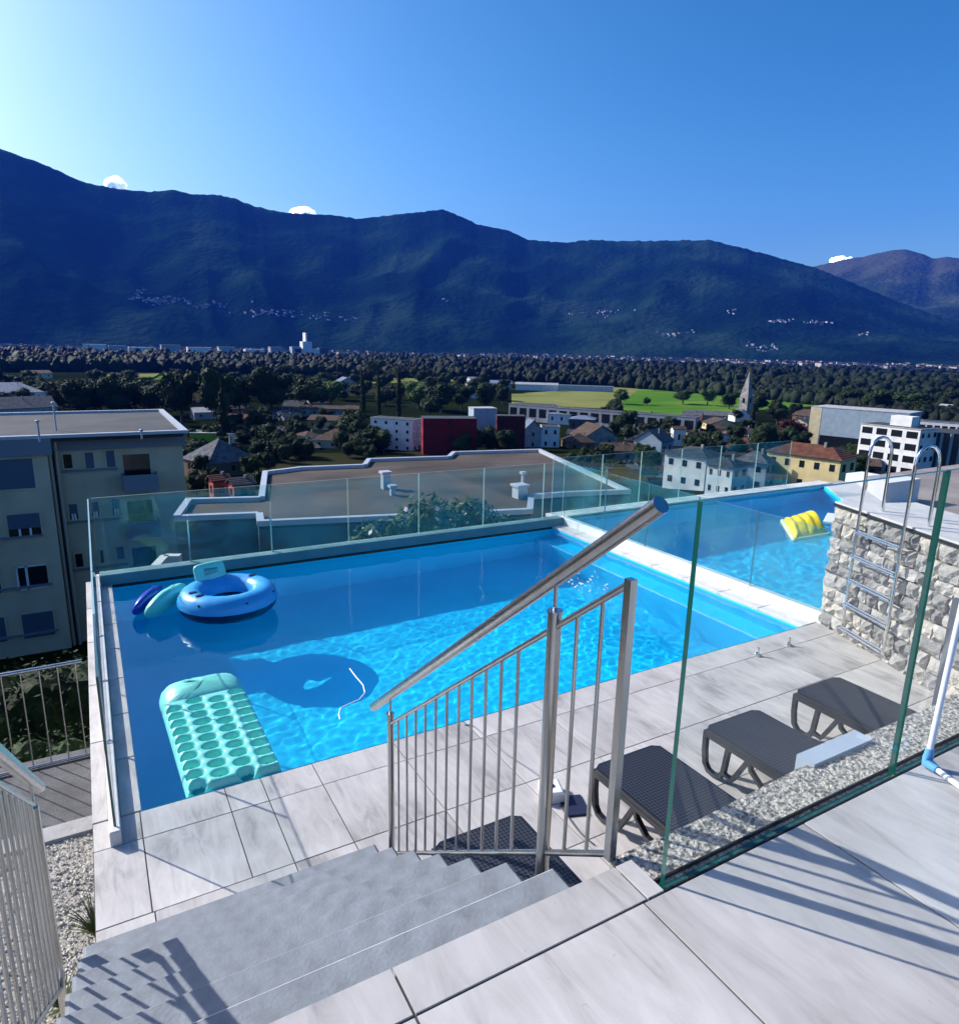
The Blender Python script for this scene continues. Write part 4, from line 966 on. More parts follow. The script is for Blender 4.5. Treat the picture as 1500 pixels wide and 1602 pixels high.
def mountain_mat(name, a, b_, d, hi=1e5, hc=(.11, .09, .06)):
    mt, nt, p = new_mat(name); N, L = nt.nodes, nt.links
    g = N.new('ShaderNodeNewGeometry'); n1 = N.new('ShaderNodeTexNoise'); n1.inputs['Scale'].default_value = .0016; n1.inputs['Detail'].default_value = 9; L.new(g.outputs['Position'], n1.inputs[0])
    rp = N.new('ShaderNodeValToRGB'); e = rp.color_ramp.elements; e[0].position = .42; e[0].color = (*a, 1); e[1].position = .54; e[1].color = (*b_, 1); k = e.new(.63); k.color = (*d, 1); L.new(n1.outputs[0], rp.inputs[0])
    sx = N.new('ShaderNodeSeparateXYZ'); L.new(g.outputs['Position'], sx.inputs[0]); mr = N.new('ShaderNodeMapRange'); mr.inputs[1].default_value = hi; mr.inputs[2].default_value = hi + 250; 
    nz = N.new('ShaderNodeMath'); nz.operation = 'MULTIPLY_ADD'; nz.inputs[1].default_value = 500; L.new(n1.outputs[0], nz.inputs[0]); L.new(sx.outputs[2], nz.inputs[2]); L.new(nz.outputs[0], mr.inputs[0])
    mx = N.new('ShaderNodeMix'); mx.data_type = 'RGBA'; L.new(mr.outputs[0], mx.inputs[0]); L.new(rp.outputs[0], mx.inputs[6]); mx.inputs[7].default_value = (*hc, 1)
    n2 = N.new('ShaderNodeTexNoise'); n2.inputs['Scale'].default_value = .02; n2.inputs['Detail'].default_value = 6; L.new(g.outputs['Position'], n2.inputs[0])
    bp = N.new('ShaderNodeBump'); bp.inputs['Strength'].default_value = .9; bp.inputs['Distance'].default_value = 30; L.new(n2.outputs[0], bp.inputs['Height']); L.new(bp.outputs[0], p.inputs['Normal'])
    L.new(mx.outputs[2], p.inputs['Base Color']); p.inputs['Roughness'].default_value = 1; p.inputs['Specular IOR Level'].default_value = 0; return mt
M_MTN = mountain_mat('forested_slope', (.003, .011, .007), (.007, .024, .012), (.016, .036, .02))
M_MTN2 = mountain_mat('bare_topped_slope', (.014, .024, .012), (.03, .045, .02), (.07, .08, .04), 1050, (.055, .058, .034))
prof1 = [(-60, 215), (0, 232), (60, 253), (130, 284), (170, 293), (235, 300), (270, 296), (300, 304), (340, 304), (365, 309), (400, 323), (450, 333), (520, 336), (560, 342), (620, 335), (660, 331), (693, 327), (720, 338), (745, 350), (770, 355), (800, 362), (825, 374), (880, 379), (930, 375), (980, 377), (1040, 376), (1110, 375), (1150, 385), (1210, 400), (1280, 420), (1340, 445), (1400, 470), (1470, 495), (1560, 520)]
ridge('mountain_ridge', prof1, lambda a_: 4600 - 300 * a_, lambda a_: 7600 - 500 * a_, M_MTN, 1.3)
prof2 = [(1180, 425), (1240, 425), (1285, 414), (1320, 406), (1350, 401), (1380, 394), (1415, 389), (1440, 396), (1462, 405), (1480, 401), (1500, 404), (1560, 420), (1640, 400)]
ridge('far_mountain', prof2, lambda a_: 6500, lambda a_: 10500, M_MTN2, 7.7, azpad=(((.60, .0),), ((1.35, .17), (1.7, .1))), nA=260, nT=90)

# ---- river forest: individual crowns too many to count, joined
def ico(sub):
    bmh = bmesh.new(); bmesh.ops.create_icosphere(bmh, subdivisions=sub, radius=1); v_ = np.array([q.co[:] for q in bmh.verts]); f_ = [[w.index for w in q.verts] for q in bmh.faces]; bmh.free(); return v_, np.array(f_)
IV, IF = ico(2)
def crowns(name, pts, mt_, label, cat='trees'):
    rg_ = np.random.RandomState(9); n_ = len(pts); V = []; Fs = []
    for i, (x, y, z_, r_, h_) in enumerate(pts):
        k = 1 + .25 * np.sin(IV[:, 0] * 5 + i * 1.7) * np.cos(IV[:, 1] * 6 + i) + .30 * rg_.uniform(-1, 1, len(IV))
        q = IV * k[:, None] * np.array([r_, r_, h_ / 2]) + np.array([x, y, z_ + h_ * .5]); V.append(q); Fs.append(IF + i * len(IV))
    V = np.concatenate(V); Fs = np.concatenate(Fs)
    me = bpy.data.meshes.new(name); me.vertices.add(len(V)); me.vertices.foreach_set('co', V.ravel()); me.loops.add(Fs.size); me.loops.foreach_set('vertex_index', Fs.ravel())
    me.polygons.add(len(Fs)); me.polygons.foreach_set('loop_start', np.arange(0, Fs.size, 3)); me.polygons.foreach_set('loop_total', np.full(len(Fs), 3)); me.update(calc_edges=True)
    me.materials.append(mt_); o = bpy.data.objects.new(name, me); COL.objects.link(o); return stuff(o, label, cat)
rn = random.Random(21)
pts = []
def aimed(px, r_): d = ray(px, 560); a_ = math.atan2(d.x, d.y); return r_ * math.sin(a_), r_ * math.cos(a_)
for i in range(7000):
    px = rn.uniform(-80, 1580)
    near = np.interp(px, [-80, 250, 600, 800, 1000, 1300, 1420, 1580], [1150, 1150, 1050, 1000, 900, 720, 600, 560])
    r_ = near * (1 + rn.random() ** 2.4 * (1.25 if px < 560 else 1.6))
    x, y = aimed(px, r_); h_ = rn.uniform(7, 15) if rn.random() < .45 else rn.uniform(14, 24); pts.append((x, y, -45.5, h_ * rn.uniform(.22, .5), h_)); f_ = min(1, .5 + max(0, r_ - 560) / 1500); pts[-1] = (x, y, -45.5, pts[-1][3] * f_, h_ * f_)
M_FOR = foliage('river_forest_green', (.002, .005, .003), (.011, .021, .008), .012)
crowns('river_forest', pts, M_FOR, 'dark band of river forest crossing the whole valley floor')
pts = []
for i in range(1500):
    px = rn.uniform(-80, 1580); r_ = rn.uniform(2600, 4500); x, y = aimed(px, r_); pts.append((x, y, -46, rn.uniform(8, 16), rn.uniform(9, 15)))
crowns('far_woods', pts, M_FOR, 'scattered far woods and hedgerows at the foot of the mountains')

# ---- distant towns: specks of pale houses
M_SPECK = mat('pale_far_house', (.24, .24, .24), .9, col2=(.55, .54, .52), vscale=.01, coord='World', spec=0)
M_SPECR = mat('far_roof', (.10, .07, .06), .9, spec=0)
from mathutils.bvhtree import BVHTree
mt_obj = bpy.data.objects['mountain_ridge']; bvh = BVHTree.FromPolygons([v_.co[:] for v_ in mt_obj.data.vertices], [q.vertices[:] for q in mt_obj.data.polygons])
m_ = MB(); rn = random.Random(5)
def far_house(m_, x, y, z_, w, d_, h_, an):
    m_.box((x - w / 2, y - d_ / 2, z_ - 3), (x + w / 2, y + d_ / 2, z_ + h_), 0, an); 
    m_.box((x - w / 2 - .5, y - d_ / 2 - .5, z_ + h_), (x + w / 2 + .5, y + d_ / 2 + .5, z_ + h_ + h_ * .18), 1, an)
for i in range(1500):
    px = rn.uniform(-20, 1520); dens = np.interp(px, [0, 500, 520, 700, 740, 960, 1060, 1160, 1300, 1500], [.6, .7, .3, .2, 1, .9, .4, .9, .8, .6])
    if rn.random() > dens: continue
    r_ = rn.uniform(3000, 4450); x, y = aimed(px, r_); w = rn.uniform(14, 42); far_house(m_, x, y, -45, w, rn.uniform(9, 16), rn.uniform(8, 17), rn.uniform(0, 3))
stuff(m_.build('distant_town', [M_SPECK, M_SPECR]), 'pale specks of towns at the foot of the mountains', 'town')
m_ = MB()
for cx_, cy_, sx_, sy_, n_ in ((250, 470, 38, 5, 60), (215, 462, 12, 5, 14), (330, 478, 30, 4, 26), (430, 490, 55, 4, 40), (520, 498, 40, 3, 14), (945, 490, 28, 5, 16), (905, 488, 12, 3, 6), (1060, 522, 30, 5, 14), (1145, 488, 6, 4, 5), (1225, 503, 22, 2, 22), (1275, 505, 18, 2, 18), (1350, 523, 6, 3, 4), (700, 470, 8, 3, 4), (1190, 545, 25, 5, 20), (1460, 385, .1, .1, 0)):
    for i in range(n_):
        d = ray(rn.gauss(cx_, sx_ * .6), rn.gauss(cy_, sy_ * .7)).normalized(); hit = bvh.ray_cast(CAM, d)
        if hit[0] is None: continue
        q = hit[0]; far_house(m_, q.x, q.y, q.z, rn.uniform(9, 24), rn.uniform(8, 12), rn.uniform(6, 10), rn.uniform(0, 3))
stuff(m_.build('hillside_villages', [M_SPECK, M_SPECR]), 'clusters of pale houses of hamlets on the mountain slopes', 'town')
# small clouds behind the ridge
def cloud(px, py, w, h, label):
    d = ray(px, py); d = d / math.hypot(d.x, d.y) * 17000; q = CAM + d; s_ = 17000 / FPX; rt_ = Vector((d.y, -d.x, 0)).normalized()
    m_ = MB(); r_ = random.Random(int(px))
    for i in range(34):
        t_ = r_.uniform(-1, 1); hh = h * s_ * (1 - t_ * t_) * .5 + 30
        c_ = q + rt_ * t_ * w * s_ * .42 + Vector((0, 0, r_.uniform(-.3, .6) * hh)); rr = r_.uniform(.25, .6) * hh + 30
        noisy_blob(m_, c_, (rr * 1.3, rr * 1.2, rr), r_.uniform(0, 50), 3, .3)
    m_.sm = [True] * len(m_.sm)
    o = m_.build('cloud', M_CLOUD, loc=tuple(q)); struct(o); o['label'] = label; return o
mt, nt, p = new_mat('cloud_white'); nt.nodes.remove(p); N, L = nt.nodes, nt.links
df = N.new('ShaderNodeBsdfDiffuse'); df.inputs[0].default_value = (.95, .95, .95, 1); tl = N.new('ShaderNodeBsdfTranslucent'); tl.inputs[0].default_value = (.95, .95, .95, 1)
a_ = N.new('ShaderNodeAddShader'); L.new(df.outputs[0], a_.inputs[0]); L.new(tl.outputs[0], a_.inputs[1])
lw = N.new('ShaderNodeLayerWeight'); lw.inputs[0].default_value = .35; tr = N.new('ShaderNodeBsdfTransparent'); mx = N.new('ShaderNodeMixShader')
rp = N.new('ShaderNodeMapRange'); rp.inputs[1].default_value = .25; rp.inputs[2].default_value = .85; rp.inputs[3].default_value = .55; rp.inputs[4].default_value = 1
L.new(lw.outputs['Facing'], rp.inputs[0]); L.new(rp.outputs[0], mx.inputs[0]); L.new(a_.outputs[0], mx.inputs[1]); L.new(tr.outputs[0], mx.inputs[2]); L.new(mx.outputs[0], N['Material Output'].inputs[0]); M_CLOUD = mt
cloud(181, 289, 24, 13, 'small round white cloud above the left ridge')
cloud(474, 333, 40, 10, 'small white cloud behind the middle of the ridge')
cloud(1316, 408, 30, 6, 'thin white cloud left of the bare far peak')

# ================================================================== TOWN BELOW
def flatmat(name, c_, r_=.85, v=.1): return mat(name, c_, r_, var=v, vscale=.4, bump=.0, spec=.2)
WM = dict(white=flatmat('white_wall', (.70, .70, .68)), cream=flatmat('cream_wall', (.60, .52, .33)), yellow=flatmat('yellow_wall', (.66, .54, .27)), grey=flatmat('grey_wall', (.33, .34, .35)),
          red=flatmat('dark_red_wall', (.22, .012, .02)), dred=flatmat('wine_red_wall', (.09, .012, .015)), blue=flatmat('blue_grey_wall', (.30, .38, .44)), stone=flatmat('stone_wall_grey', (.26, .25, .23), .9, .3),
          lime=flatmat('lime_wall', (.22, .33, .02)), brown=flatmat('brown_wall', (.16, .10, .07)), ochre=flatmat('ochre_wall', (.38, .24, .08)), dark=flatmat('charcoal_wall', (.07, .075, .09)), terr=flatmat('terracotta_wall', (.40, .10, .06)))
def roofmat(name, a, b_):
    mt, nt, p = new_mat(name); N, L = nt.nodes, nt.links; tc = N.new('ShaderNodeTexCoord'); w = N.new('ShaderNodeTexWave'); w.inputs['Scale'].default_value = 1.1; w.bands_direction = 'Z'; w.inputs['Distortion'].default_value = .6; w.inputs['Detail'].default_value = 3
    n1 = N.new('ShaderNodeTexNoise'); n1.inputs['Scale'].default_value = .7; n1.inputs['Detail'].default_value = 6; L.new(tc.outputs['Object'], w.inputs[0]); L.new(tc.outputs['Object'], n1.inputs[0])
    rp = N.new('ShaderNodeValToRGB'); rp.color_ramp.elements[0].position = .32; rp.color_ramp.elements[1].position = .68; rp.color_ramp.elements[0].color = (*a, 1); rp.color_ramp.elements[1].color = (*b_, 1); L.new(n1.outputs[0], rp.inputs[0]); L.new(rp.outputs[0], p.inputs['Base Color'])
    bp = N.new('ShaderNodeBump'); bp.inputs['Distance'].default_value = .08; bp.inputs['Strength'].default_value = .6; L.new(w.outputs[0], bp.inputs['Height']); L.new(bp.outputs[0], p.inputs['Normal']); p.inputs['Roughness'].default_value = .9; p.inputs['Specular IOR Level'].default_value = .2; return mt
RM_ = dict(brown=roofmat('brown_tiles', (.045, .030, .024), (.11, .075, .055)), red=roofmat('red_tiles', (.075, .03, .02), (.15, .06, .038)), grey=roofmat('grey_tiles', (.05, .055, .065), (.13, .135, .15)),
           slate=roofmat('slate_tiles', (.025, .028, .035), (.06, .065, .08)), pale=roofmat('pale_roofing', (.30, .30, .31), (.45, .45, .46)), flat=M_ROOFG, metal=roofmat('blue_metal_roof', (.10, .13, .19), (.18, .22, .29)), gravel=M_BROOF)
def zc(p): return (_M @ (Vector(p) - CAM)).z
def house(px0, px1, pyb, pye, rh, typ, yaw, wall, roof, label, dep=.9, rows=2, cols=3, wkind=None, cat='house', name='house', side=2, over=.5, z_extra=6, chim=True, group=None):
    """building whose front wall spans px0..px1, base at pyb, eaves at pye; rh roof height and size in photo pixels"""
    b0 = ghit((px0 + px1) / 2, pyb); sc = zc(b0) / FPX; W = (px1 - px0) * sc / max(.35, math.cos(yaw)); H = (pyb - pye) * sc; RH = rh * sc; D = W * dep
    vd = Vector((b0.x, b0.y, 0)).normalized(); an = math.atan2(vd.y, vd.x) - math.pi / 2 + yaw
    h_ = empty(name, b0, label, cat, group, rz=an)
    hw = W / 2
    # local frame: x right, y away, front wall at y = 0
    MB().box((-hw, 0, -z_extra), (hw, D, H)).build_local('wall', WM[wall], h_)
    o_ = over
    if typ == 'flat':
        r_ = MB().box((-hw - .15, -.15, H + .01), (hw + .15, D + .15, H + .3)).build_local('roof', RM_['slate' if wall in ('red', 'dred', 'dark') else 'pale'], h_); MB().box((-hw + .25, .25, H + .302), (hw - .25, D - .25, H + .33)).build_local('roof_surface', RM_[roof], r_)
    elif typ == 'hip':
        k = min(hw, D / 2) * .95
        vs_ = [(-hw - o_, -o_, H), (hw + o_, -o_, H), (hw + o_, D + o_, H), (-hw - o_, D + o_, H)]
        if hw > D / 2: vs_ += [(-hw + k, D / 2, H + RH), (hw - k, D / 2, H + RH)]; fs_ = [(0, 1, 5, 4), (1, 2, 5), (2, 3, 4, 5), (3, 0, 4), (3, 2, 1, 0)]
        else: vs_ += [(0, k, H + RH), (0, D - k, H + RH)]; fs_ = [(0, 1, 4), (1, 2, 5, 4), (2, 3, 5), (3, 0, 4, 5), (3, 2, 1, 0)]
        r_ = MB().add(vs_, fs_).build_local('roof', RM_[roof], h_)
    else:
        t_ = .25
        if typ == 'gable_front':                                  # ridge runs away from the viewer
            prof = [(-hw - o_, H - .1), (0, H + RH), (hw + o_, H - .1), (hw + o_, H - .1 + t_), (0, H + RH + t_), (-hw - o_, H - .1 + t_)]
            r_ = MB().prism([(a, b_) for a, b_ in prof], -o_, D + o_, axis='y').build_local('roof', RM_[roof], h_)
            MB().prism([(-hw, H), (hw, H), (0, H + RH * .97)], .01, D - .01, axis='y').build_local('gable', WM[wall], h_)
        else:
            prof = [(-o_, H - .1), (D / 2, H + RH), (D + o_, H - .1), (D + o_, H - .1 + t_), (D / 2, H + RH + t_), (-o_, H - .1 + t_)]
            r_ = MB().prism(prof, -hw - o_, hw + o_, axis='x').build_local('roof', RM_[roof], h_)
            MB().prism([(0, H), (D, H), (D / 2, H + RH * .97)], -hw + .01, hw - .01, axis='x').build_local('gable', WM[wall], h_)
    if chim and typ != 'flat' and RH > .6: MB().box((hw * .35, D * .4, H + RH * .3), (hw * .35 + .5, D * .4 + .5, H + RH + .7)).build_local('chimney', WM['stone'], r_)
    stp = H / rows if rows else 1; wk = M_WIN
    for a in range(rows):
        for b_ in range(cols):
            cx_ = -hw + W * (b_ + .5) / cols; cz = stp * (a + .55); ww = min(W / cols * .17, .6) if not wkind else W / cols * .36; hh = stp * .18 if not wkind else stp * .27
            MB().box((cx_ - ww, -.04, cz - hh), (cx_ + ww, -.005, cz + hh)).build_local('window', wk, h_)
        for b_ in range(side):
            cy = D * (b_ + .5) / side; ww = min(D / side * .22, .8); cz = stp * (a + .55); sx = hw if yaw < 0 else -hw
            MB().box((sx + .005 if sx > 0 else sx - .04, cy - ww, cz - stp * .2), (sx + .04 if sx > 0 else sx - .005, cy + ww, cz + stp * .2)).build_local('window', wk, h_)
    return h_, W, H, D
def build_local(s_, name, mats, parent):
    o = bpy.data.objects.new(name, s_.mesh(name, mats)); COL.objects.link(o); o.parent = parent; return o
MB.build_local = build_local

H = house
# --- left, beyond the apartment block
H(-30, 62, 632, 614, 14, 'hip', .15, 'grey', 'pale', 'large house with pale hip roof at the left edge beyond the apartment block', dep=.6)
H(-40, 84, 668, 640, 16, 'gable', .25, 'grey', 'grey', 'long dark grey roofed house just behind the apartment block roof', dep=.5)
H(60, 80, 640, 614, 4, 'flat', 0, 'white', 'flat', 'narrow white house beside the dark grey roof at the left', rows=2, cols=2)
H(48, 80, 592, 584, 4, 'gable', .3, 'cream', 'brown', 'small cream house among far left trees', rows=1)
H(300, 338, 706, 678, 2, 'flat', -.3, 'lime', 'pale', 'lime green flat-roofed house right of the apartment block', rows=1, cols=1, side=0)
H(336, 372, 694, 680, 3, 'flat', -.2, 'white', 'flat', 'low white annex beside the lime green house', rows=1, cols=1)
H(330, 402, 744, 722, 32, 'hip', .5, 'brown', 'grey', 'weathered grey-brown hip roof between dark trees and the lime house', dep=1.0, rows=1)
H(336, 360, 782, 752, 8, 'gable', .3, 'terr', 'red', 'terracotta red house with sunlit wall, left of the pair', rows=1, cols=1, side=1)
H(368, 398, 784, 758, 8, 'gable', .3, 'terr', 'slate', 'terracotta house with dark roof beside the stepped white roof edge', rows=1, cols=1, side=1)
H(306, 344, 656, 645, 6, 'gable', .2, 'grey', 'pale', 'small pale roofed shed among dark trees left of the cypresses', rows=1, cols=2)
H(422, 462, 652, 642, 4, 'gable', .1, 'ochre', 'brown', 'small ochre house among the middle trees', rows=1, cols=2)
H(470, 560, 652, 640, 4, 'gable', -.1, 'stone', 'brown', 'long low building with grey-brown roof before the poplars', rows=1, cols=6, dep=.35)
H(482, 545, 672, 658, 6, 'gable', -.35, 'ochre', 'brown', 'ochre-walled farmhouse with broad brown roof', rows=1, cols=4, dep=.6)
H(490, 592, 704, 690, 22, 'hip', -.4, 'cream', 'brown', 'large villa with wide dark brown hip roof and pale wall', rows=1, cols=5, dep=.7)
H(448, 500, 706, 702, 4, 'gable', .2, 'stone', 'slate', 'dark shed roof in the shade before the villa', rows=1, cols=2)
H(528, 560, 612, 600, 9, 'gable_front', .25, 'grey', 'metal', 'blue-grey gabled barn left of the poplars', rows=1, cols=2)
# --- white and red housing block
H(580, 645, 706, 656, 3, 'flat', -.5, 'white', 'flat', 'white four storey block left of the red facade', dep=.4, rows=4, cols=4, cat='building', name='apartment_block')
H(632, 662, 704, 662, 4, 'gable', -.25, 'white', 'metal', 'white stair wing with sloped metal roof next to the red facade', dep=.5, rows=4, cols=1, cat='building', name='apartment_block')
H(662, 745, 716, 656, 2, 'flat', .12, 'red', 'flat', 'dark red apartment facade behind the far flat roof', dep=.5, rows=3, cols=3, cat='building', name='apartment_block')
H(740, 776, 700, 640, 2, 'flat', .3, 'blue', 'pale', 'pale blue stair tower with flat cap between the red blocks', dep=.8, rows=0, cols=0, side=0, cat='tower', name='stair_tower')
H(776, 820, 712, 652, 2, 'flat', .1, 'dred', 'flat', 'wine red block right of the pale stair tower', dep=.6, rows=3, cols=2, cat='building', name='apartment_block')
H(820, 846, 704, 672, 14, 'gable_front', .35, 'grey', 'metal', 'narrow gabled house with bluish roof beside the wine red block', rows=2, cols=1)
H(846, 874, 704, 668, 4, 'flat', .1, 'white', 'flat', 'off-white tall house right of the wine red block', rows=2, cols=2, side=1)
# --- centre: garages, flats, gabled houses
h_, W_, H_, D_ = H(786, 1072, 668, 642, 2, 'flat', -.42, 'grey', 'flat', 'long low building with a row of dark openings and pale roof edge', dep=.06, rows=1, cols=17, wkind='open', cat='building', name='school_building', side=1)
H(800, 860, 645, 634, 3, 'flat', -.3, 'white', 'flat', 'white greenhouse roofs behind the long low building', dep=.6, rows=0, cols=0, side=0)
H(856, 900, 664, 648, 5, 'hip', -.2, 'white', 'metal', 'white house with blue-grey hip roof below the long building', rows=1, cols=3)
H(890, 928, 676, 656, 5, 'hip', -.1, 'dark', 'metal', 'dark house with bluish roof in front of the white one', rows=1, cols=3)
H(928, 964, 668, 646, 3, 'flat', -.2, 'grey', 'flat', 'plain pale grey cube house beside the round tree', rows=1, cols=1, side=1)
H(806, 850, 650, 640, 3, 'gable', 0, 'white', 'grey', 'low white shed with grey roof near the stair tower', rows=1, cols=3)
H(888, 930, 706, 692, 12, 'hip', .3, 'brown', 'brown', 'brown tiled hip roof house at the corner of the far flat roof', rows=1, cols=2)
H(915, 965, 700, 684, 18, 'gable_front', .5, 'stone', 'brown', 'dark house with steep brown gable left of the grey gable', rows=1, cols=2)
H(945, 992, 722, 706, 10, 'gable', .2, 'stone', 'brown', 'low brown roofed house seen above the glass divider', rows=1, cols=2)
H(990, 1032, 716, 690, 17, 'gable_front', -.45, 'blue', 'grey', 'blue-grey gabled house left of the white houses', rows=1, cols=2)
H(1052, 1070, 698, 672, 4, 'gable', .3, 'white', 'brown', 'small bright white house end wall among dark roofs', rows=1, cols=1)
H(1078, 1112, 706, 694, 8, 'hip', .2, 'brown', 'slate', 'dark hip roof below the cream gable', rows=1, cols=2)
H(1112, 1150, 674, 664, 8, 'gable_front', .4, 'cream', 'brown', 'cream gabled house just in front of the church', rows=1, cols=2)
H(1150, 1172, 660, 650, 9, 'gable_front', .5, 'white', 'grey', 'white church nave at the foot of the tower', rows=0, cols=0, side=0)
H(1080, 1140, 655, 650, 5, 'gable', .1, 'stone', 'grey', 'low grey roofs left of the church', rows=0, cols=0, side=0)
H(1128, 1180, 712, 702, 14, 'hip', -.3, 'brown', 'red', 'reddish brown roofed house right of the dark hip roof', rows=1, cols=2)
H(1036, 1098, 766, 712, 12, 'hip', -.5, 'white', 'slate', 'white two storey house with dark hip roof, left of the white pair', rows=2, cols=3, dep=.8)
H(1102, 1140, 778, 728, 12, 'hip', -.5, 'white', 'slate', 'white house with dark hip roof, right of the white pair', rows=2, cols=3, dep=1.1)
H(1145, 1192, 768, 722, 15, 'hip', -.3, 'blue', 'grey', 'blue-grey house with broad hip roof between white pair and yellow building', rows=2, cols=2)
H(950, 1000, 760, 735, 6, 'flat', .2, 'dark', 'flat', 'dark flat-roofed house seen through the glass divider', rows=1, cols=2)
# --- right: yellow building, offices
H(1196, 1300, 770, 712, 16, 'hip', -.42, 'yellow', 'red', 'pale yellow apartment house with red-brown hip roof', dep=.5, rows=2, cols=5, cat='building', name='apartment_block')
H(1180, 1226, 704, 694, 12, 'hip', .2, 'brown', 'red', 'red-brown roofed house hidden behind the yellow building', rows=1, cols=1)
H(1312, 1370, 742, 728, 8, 'gable', .1, 'brown', 'brown', 'low brown roofs between yellow building and white offices', rows=1, cols=3)
h_, W_, H_, D_ = H(1266, 1400, 706, 642, 2, 'flat', -.30, 'blue', 'pale', 'large pale blue-grey hall with cream end wall behind the offices', dep=.45, rows=0, cols=0, side=0, cat='building', name='hall_building')
MB().box((-W_ / 2 - .1, -.1, -4), (-W_ / 2 + W_ * .12, -.001, H_ - .1)).build_local('end_wall', WM['cream'], h_)
MB().box((-W_ / 2 + W_ * .13, -.08, 0), (W_ / 2, -.001, H_ * .32)).build_local('window_band', M_WIN, h_)
h_, W_, H_, D_ = H(1340, 1420, 742, 668, 2, 'flat', -.5, 'white', 'flat', 'white gridded office block with dark square windows behind the ladder', dep=.55, rows=4, cols=4, wkind='grid', cat='building', name='office_building', side=3)
MB().box((-.1 * W_, D_ * .3, H_ + .34), (.25 * W_, D_ * .7, H_ + 3.2)).build_local('roof_box', WM['white'], h_)
h_, W_, H_, D_ = H(1432, 1600, 748, 682, 2, 'flat', .25, 'dark', 'flat', 'dark office wing with pale vertical fins at the right edge', dep=.5, rows=0, cols=0, side=0, cat='building', name='office_building')
for k in range(14): xx = -W_ / 2 + W_ * k / 13; MB().box((xx - .35, -.8, 0), (xx + .35, -.01, H_ + .2)).build_local('fin', WM['grey'], h_)
H(1440, 1520, 690, 662, 2, 'flat', -.1, 'white', 'flat', 'white upper storey behind the finned office wing', dep=.4, rows=1, cols=8, wkind='x', cat='building', name='office_building')
H(1468, 1520, 652, 640, 5, 'gable', -.2, 'white', 'pale', 'pale roofed hall at the far right field edge', rows=0, cols=0, side=0)
# --- field edge
H(806, 872, 611, 602, 3, 'gable', -.05, 'white', 'pale', 'long white hangar at the edge of the meadow', dep=.2, rows=0, cols=0, side=0, cat='building', name='hangar')
H(872, 958, 612, 604, 2, 'flat', -.05, 'blue', 'metal', 'long blue-grey hall beside the white hangar', dep=.2, rows=0, cols=0, side=0, cat='building', name='hangar')
H(736, 750, 604, 594, 4, 'gable', .6, 'white', 'pale', 'small bright white gabled barn left of the hangars', rows=0, cols=0, side=0, cat='building', name='barn')
H(752, 800, 606, 600, 4, 'gable', 0, 'grey', 'metal', 'grey barns between white barn and hangars', rows=0, cols=0, side=0, cat='building', name='barn')
H(1106, 1124, 612, 608, 3, 'gable', .2, 'grey', 'pale', 'small hut in the bright meadow', rows=0, cols=0, side=0, chim=False, cat='hut', name='hut')
for k, (px, py, w, lab) in enumerate(((1222, 664, 9, 'white van parked left in the lot behind the church'), (1236, 668, 10, 'white truck parked in the lot behind the church'), (1252, 690, 6, 'white car on the road before the red-leaved tree'))):
    b0 = ghit(px, py); sc = zc(b0) / FPX; v_ = empty('parked_van', b0, lab, 'van', rz=.3 + k)
    L2 = w * sc / 2
    MB().prism([(-L2, .4), (L2, .4), (L2, 1.1), (L2 * .6, 1.3), (L2 * .45, 2.1), (-L2, 2.2)], -1, 1, axis='y').build_local('body', WM['white'], v_)
    MB().tube([(-L2 * .6, -1.05, .4), (-L2 * .6, 1.05, .4)], .4, 8).tube([(L2 * .6, -1.05, .4), (L2 * .6, 1.05, .4)], .4, 8).build_local('wheels', M_BLACK, v_)

rn = random.Random(31); fk = 0
for a, b_, c0, c1, n_ in ((300, 420, 630, 665, 7), (410, 560, 622, 660, 12), (420, 600, 662, 700, 8), (880, 1010, 655, 690, 9), (1000, 1130, 655, 700, 16), (1120, 1200, 665, 700, 8), (1180, 1270, 645, 690, 7), (950, 1040, 720, 750, 5), (640, 800, 606, 628, 5), (90, 300, 600, 622, 6), (1290, 1345, 712, 748, 4)):
    for i in range(n_):
        px = rn.uniform(a, b_); py = rn.uniform(c0, c1); w = rn.uniform(20, 36) * (1.15 if py > 690 else .85 if py > 640 else .65); fk += 1
        H(px - w / 2, px + w / 2, py, py - w * rn.uniform(.24, .36), w * rn.uniform(.18, .3), rn.choice(['gable', 'hip', 'gable_front', 'gable']), rn.uniform(-.6, .6), rn.choice(['cream', 'white', 'stone', 'grey', 'ochre', 'brown']), rn.choice(['brown', 'brown', 'slate', 'grey', 'red']), 'small tile-roofed house packed among the dark village trees', dep=rn.uniform(.6, 1.1), rows=1, cols=2, side=1, name='village_house', group='small houses of the village')

# --- church tower
b0 = ghit(1164, 656); sc = zc(b0) / FPX
ch = empty('church_tower', b0, 'stone church tower with slender pointed spire above the village', 'church', rz=.1)
w = 7 * sc; hT = 36 * sc
MB().box((-w, -w, -4), (w, w, hT)).build_local('tower_wall', WM['stone'], ch)
sp = MB().add([(-w * 1.02, -w * 1.02, hT), (w * 1.02, -w * 1.02, hT), (w * 1.02, w * 1.02, hT), (-w * 1.02, w * 1.02, hT), (0, 0, hT + 38 * sc)], [(0, 1, 4), (1, 2, 4), (2, 3, 4), (3, 0, 4), (3, 2, 1, 0)]).build_local('spire', WM['stone'], ch)
for k in range(4):
    mb = MB().box((-w * .28, -w - .15, hT * .72), (w * .28, -w - .01, hT * .92))
    o = mb.build_local('belfry_opening', M_WIN, ch); o.rotation_euler.z = k * math.pi / 2
MB().ell((w * .9, -w * .9, hT * 1.04), (.9, .9, .9), 10, 6).build_local('white_ball', WM['white'], ch)
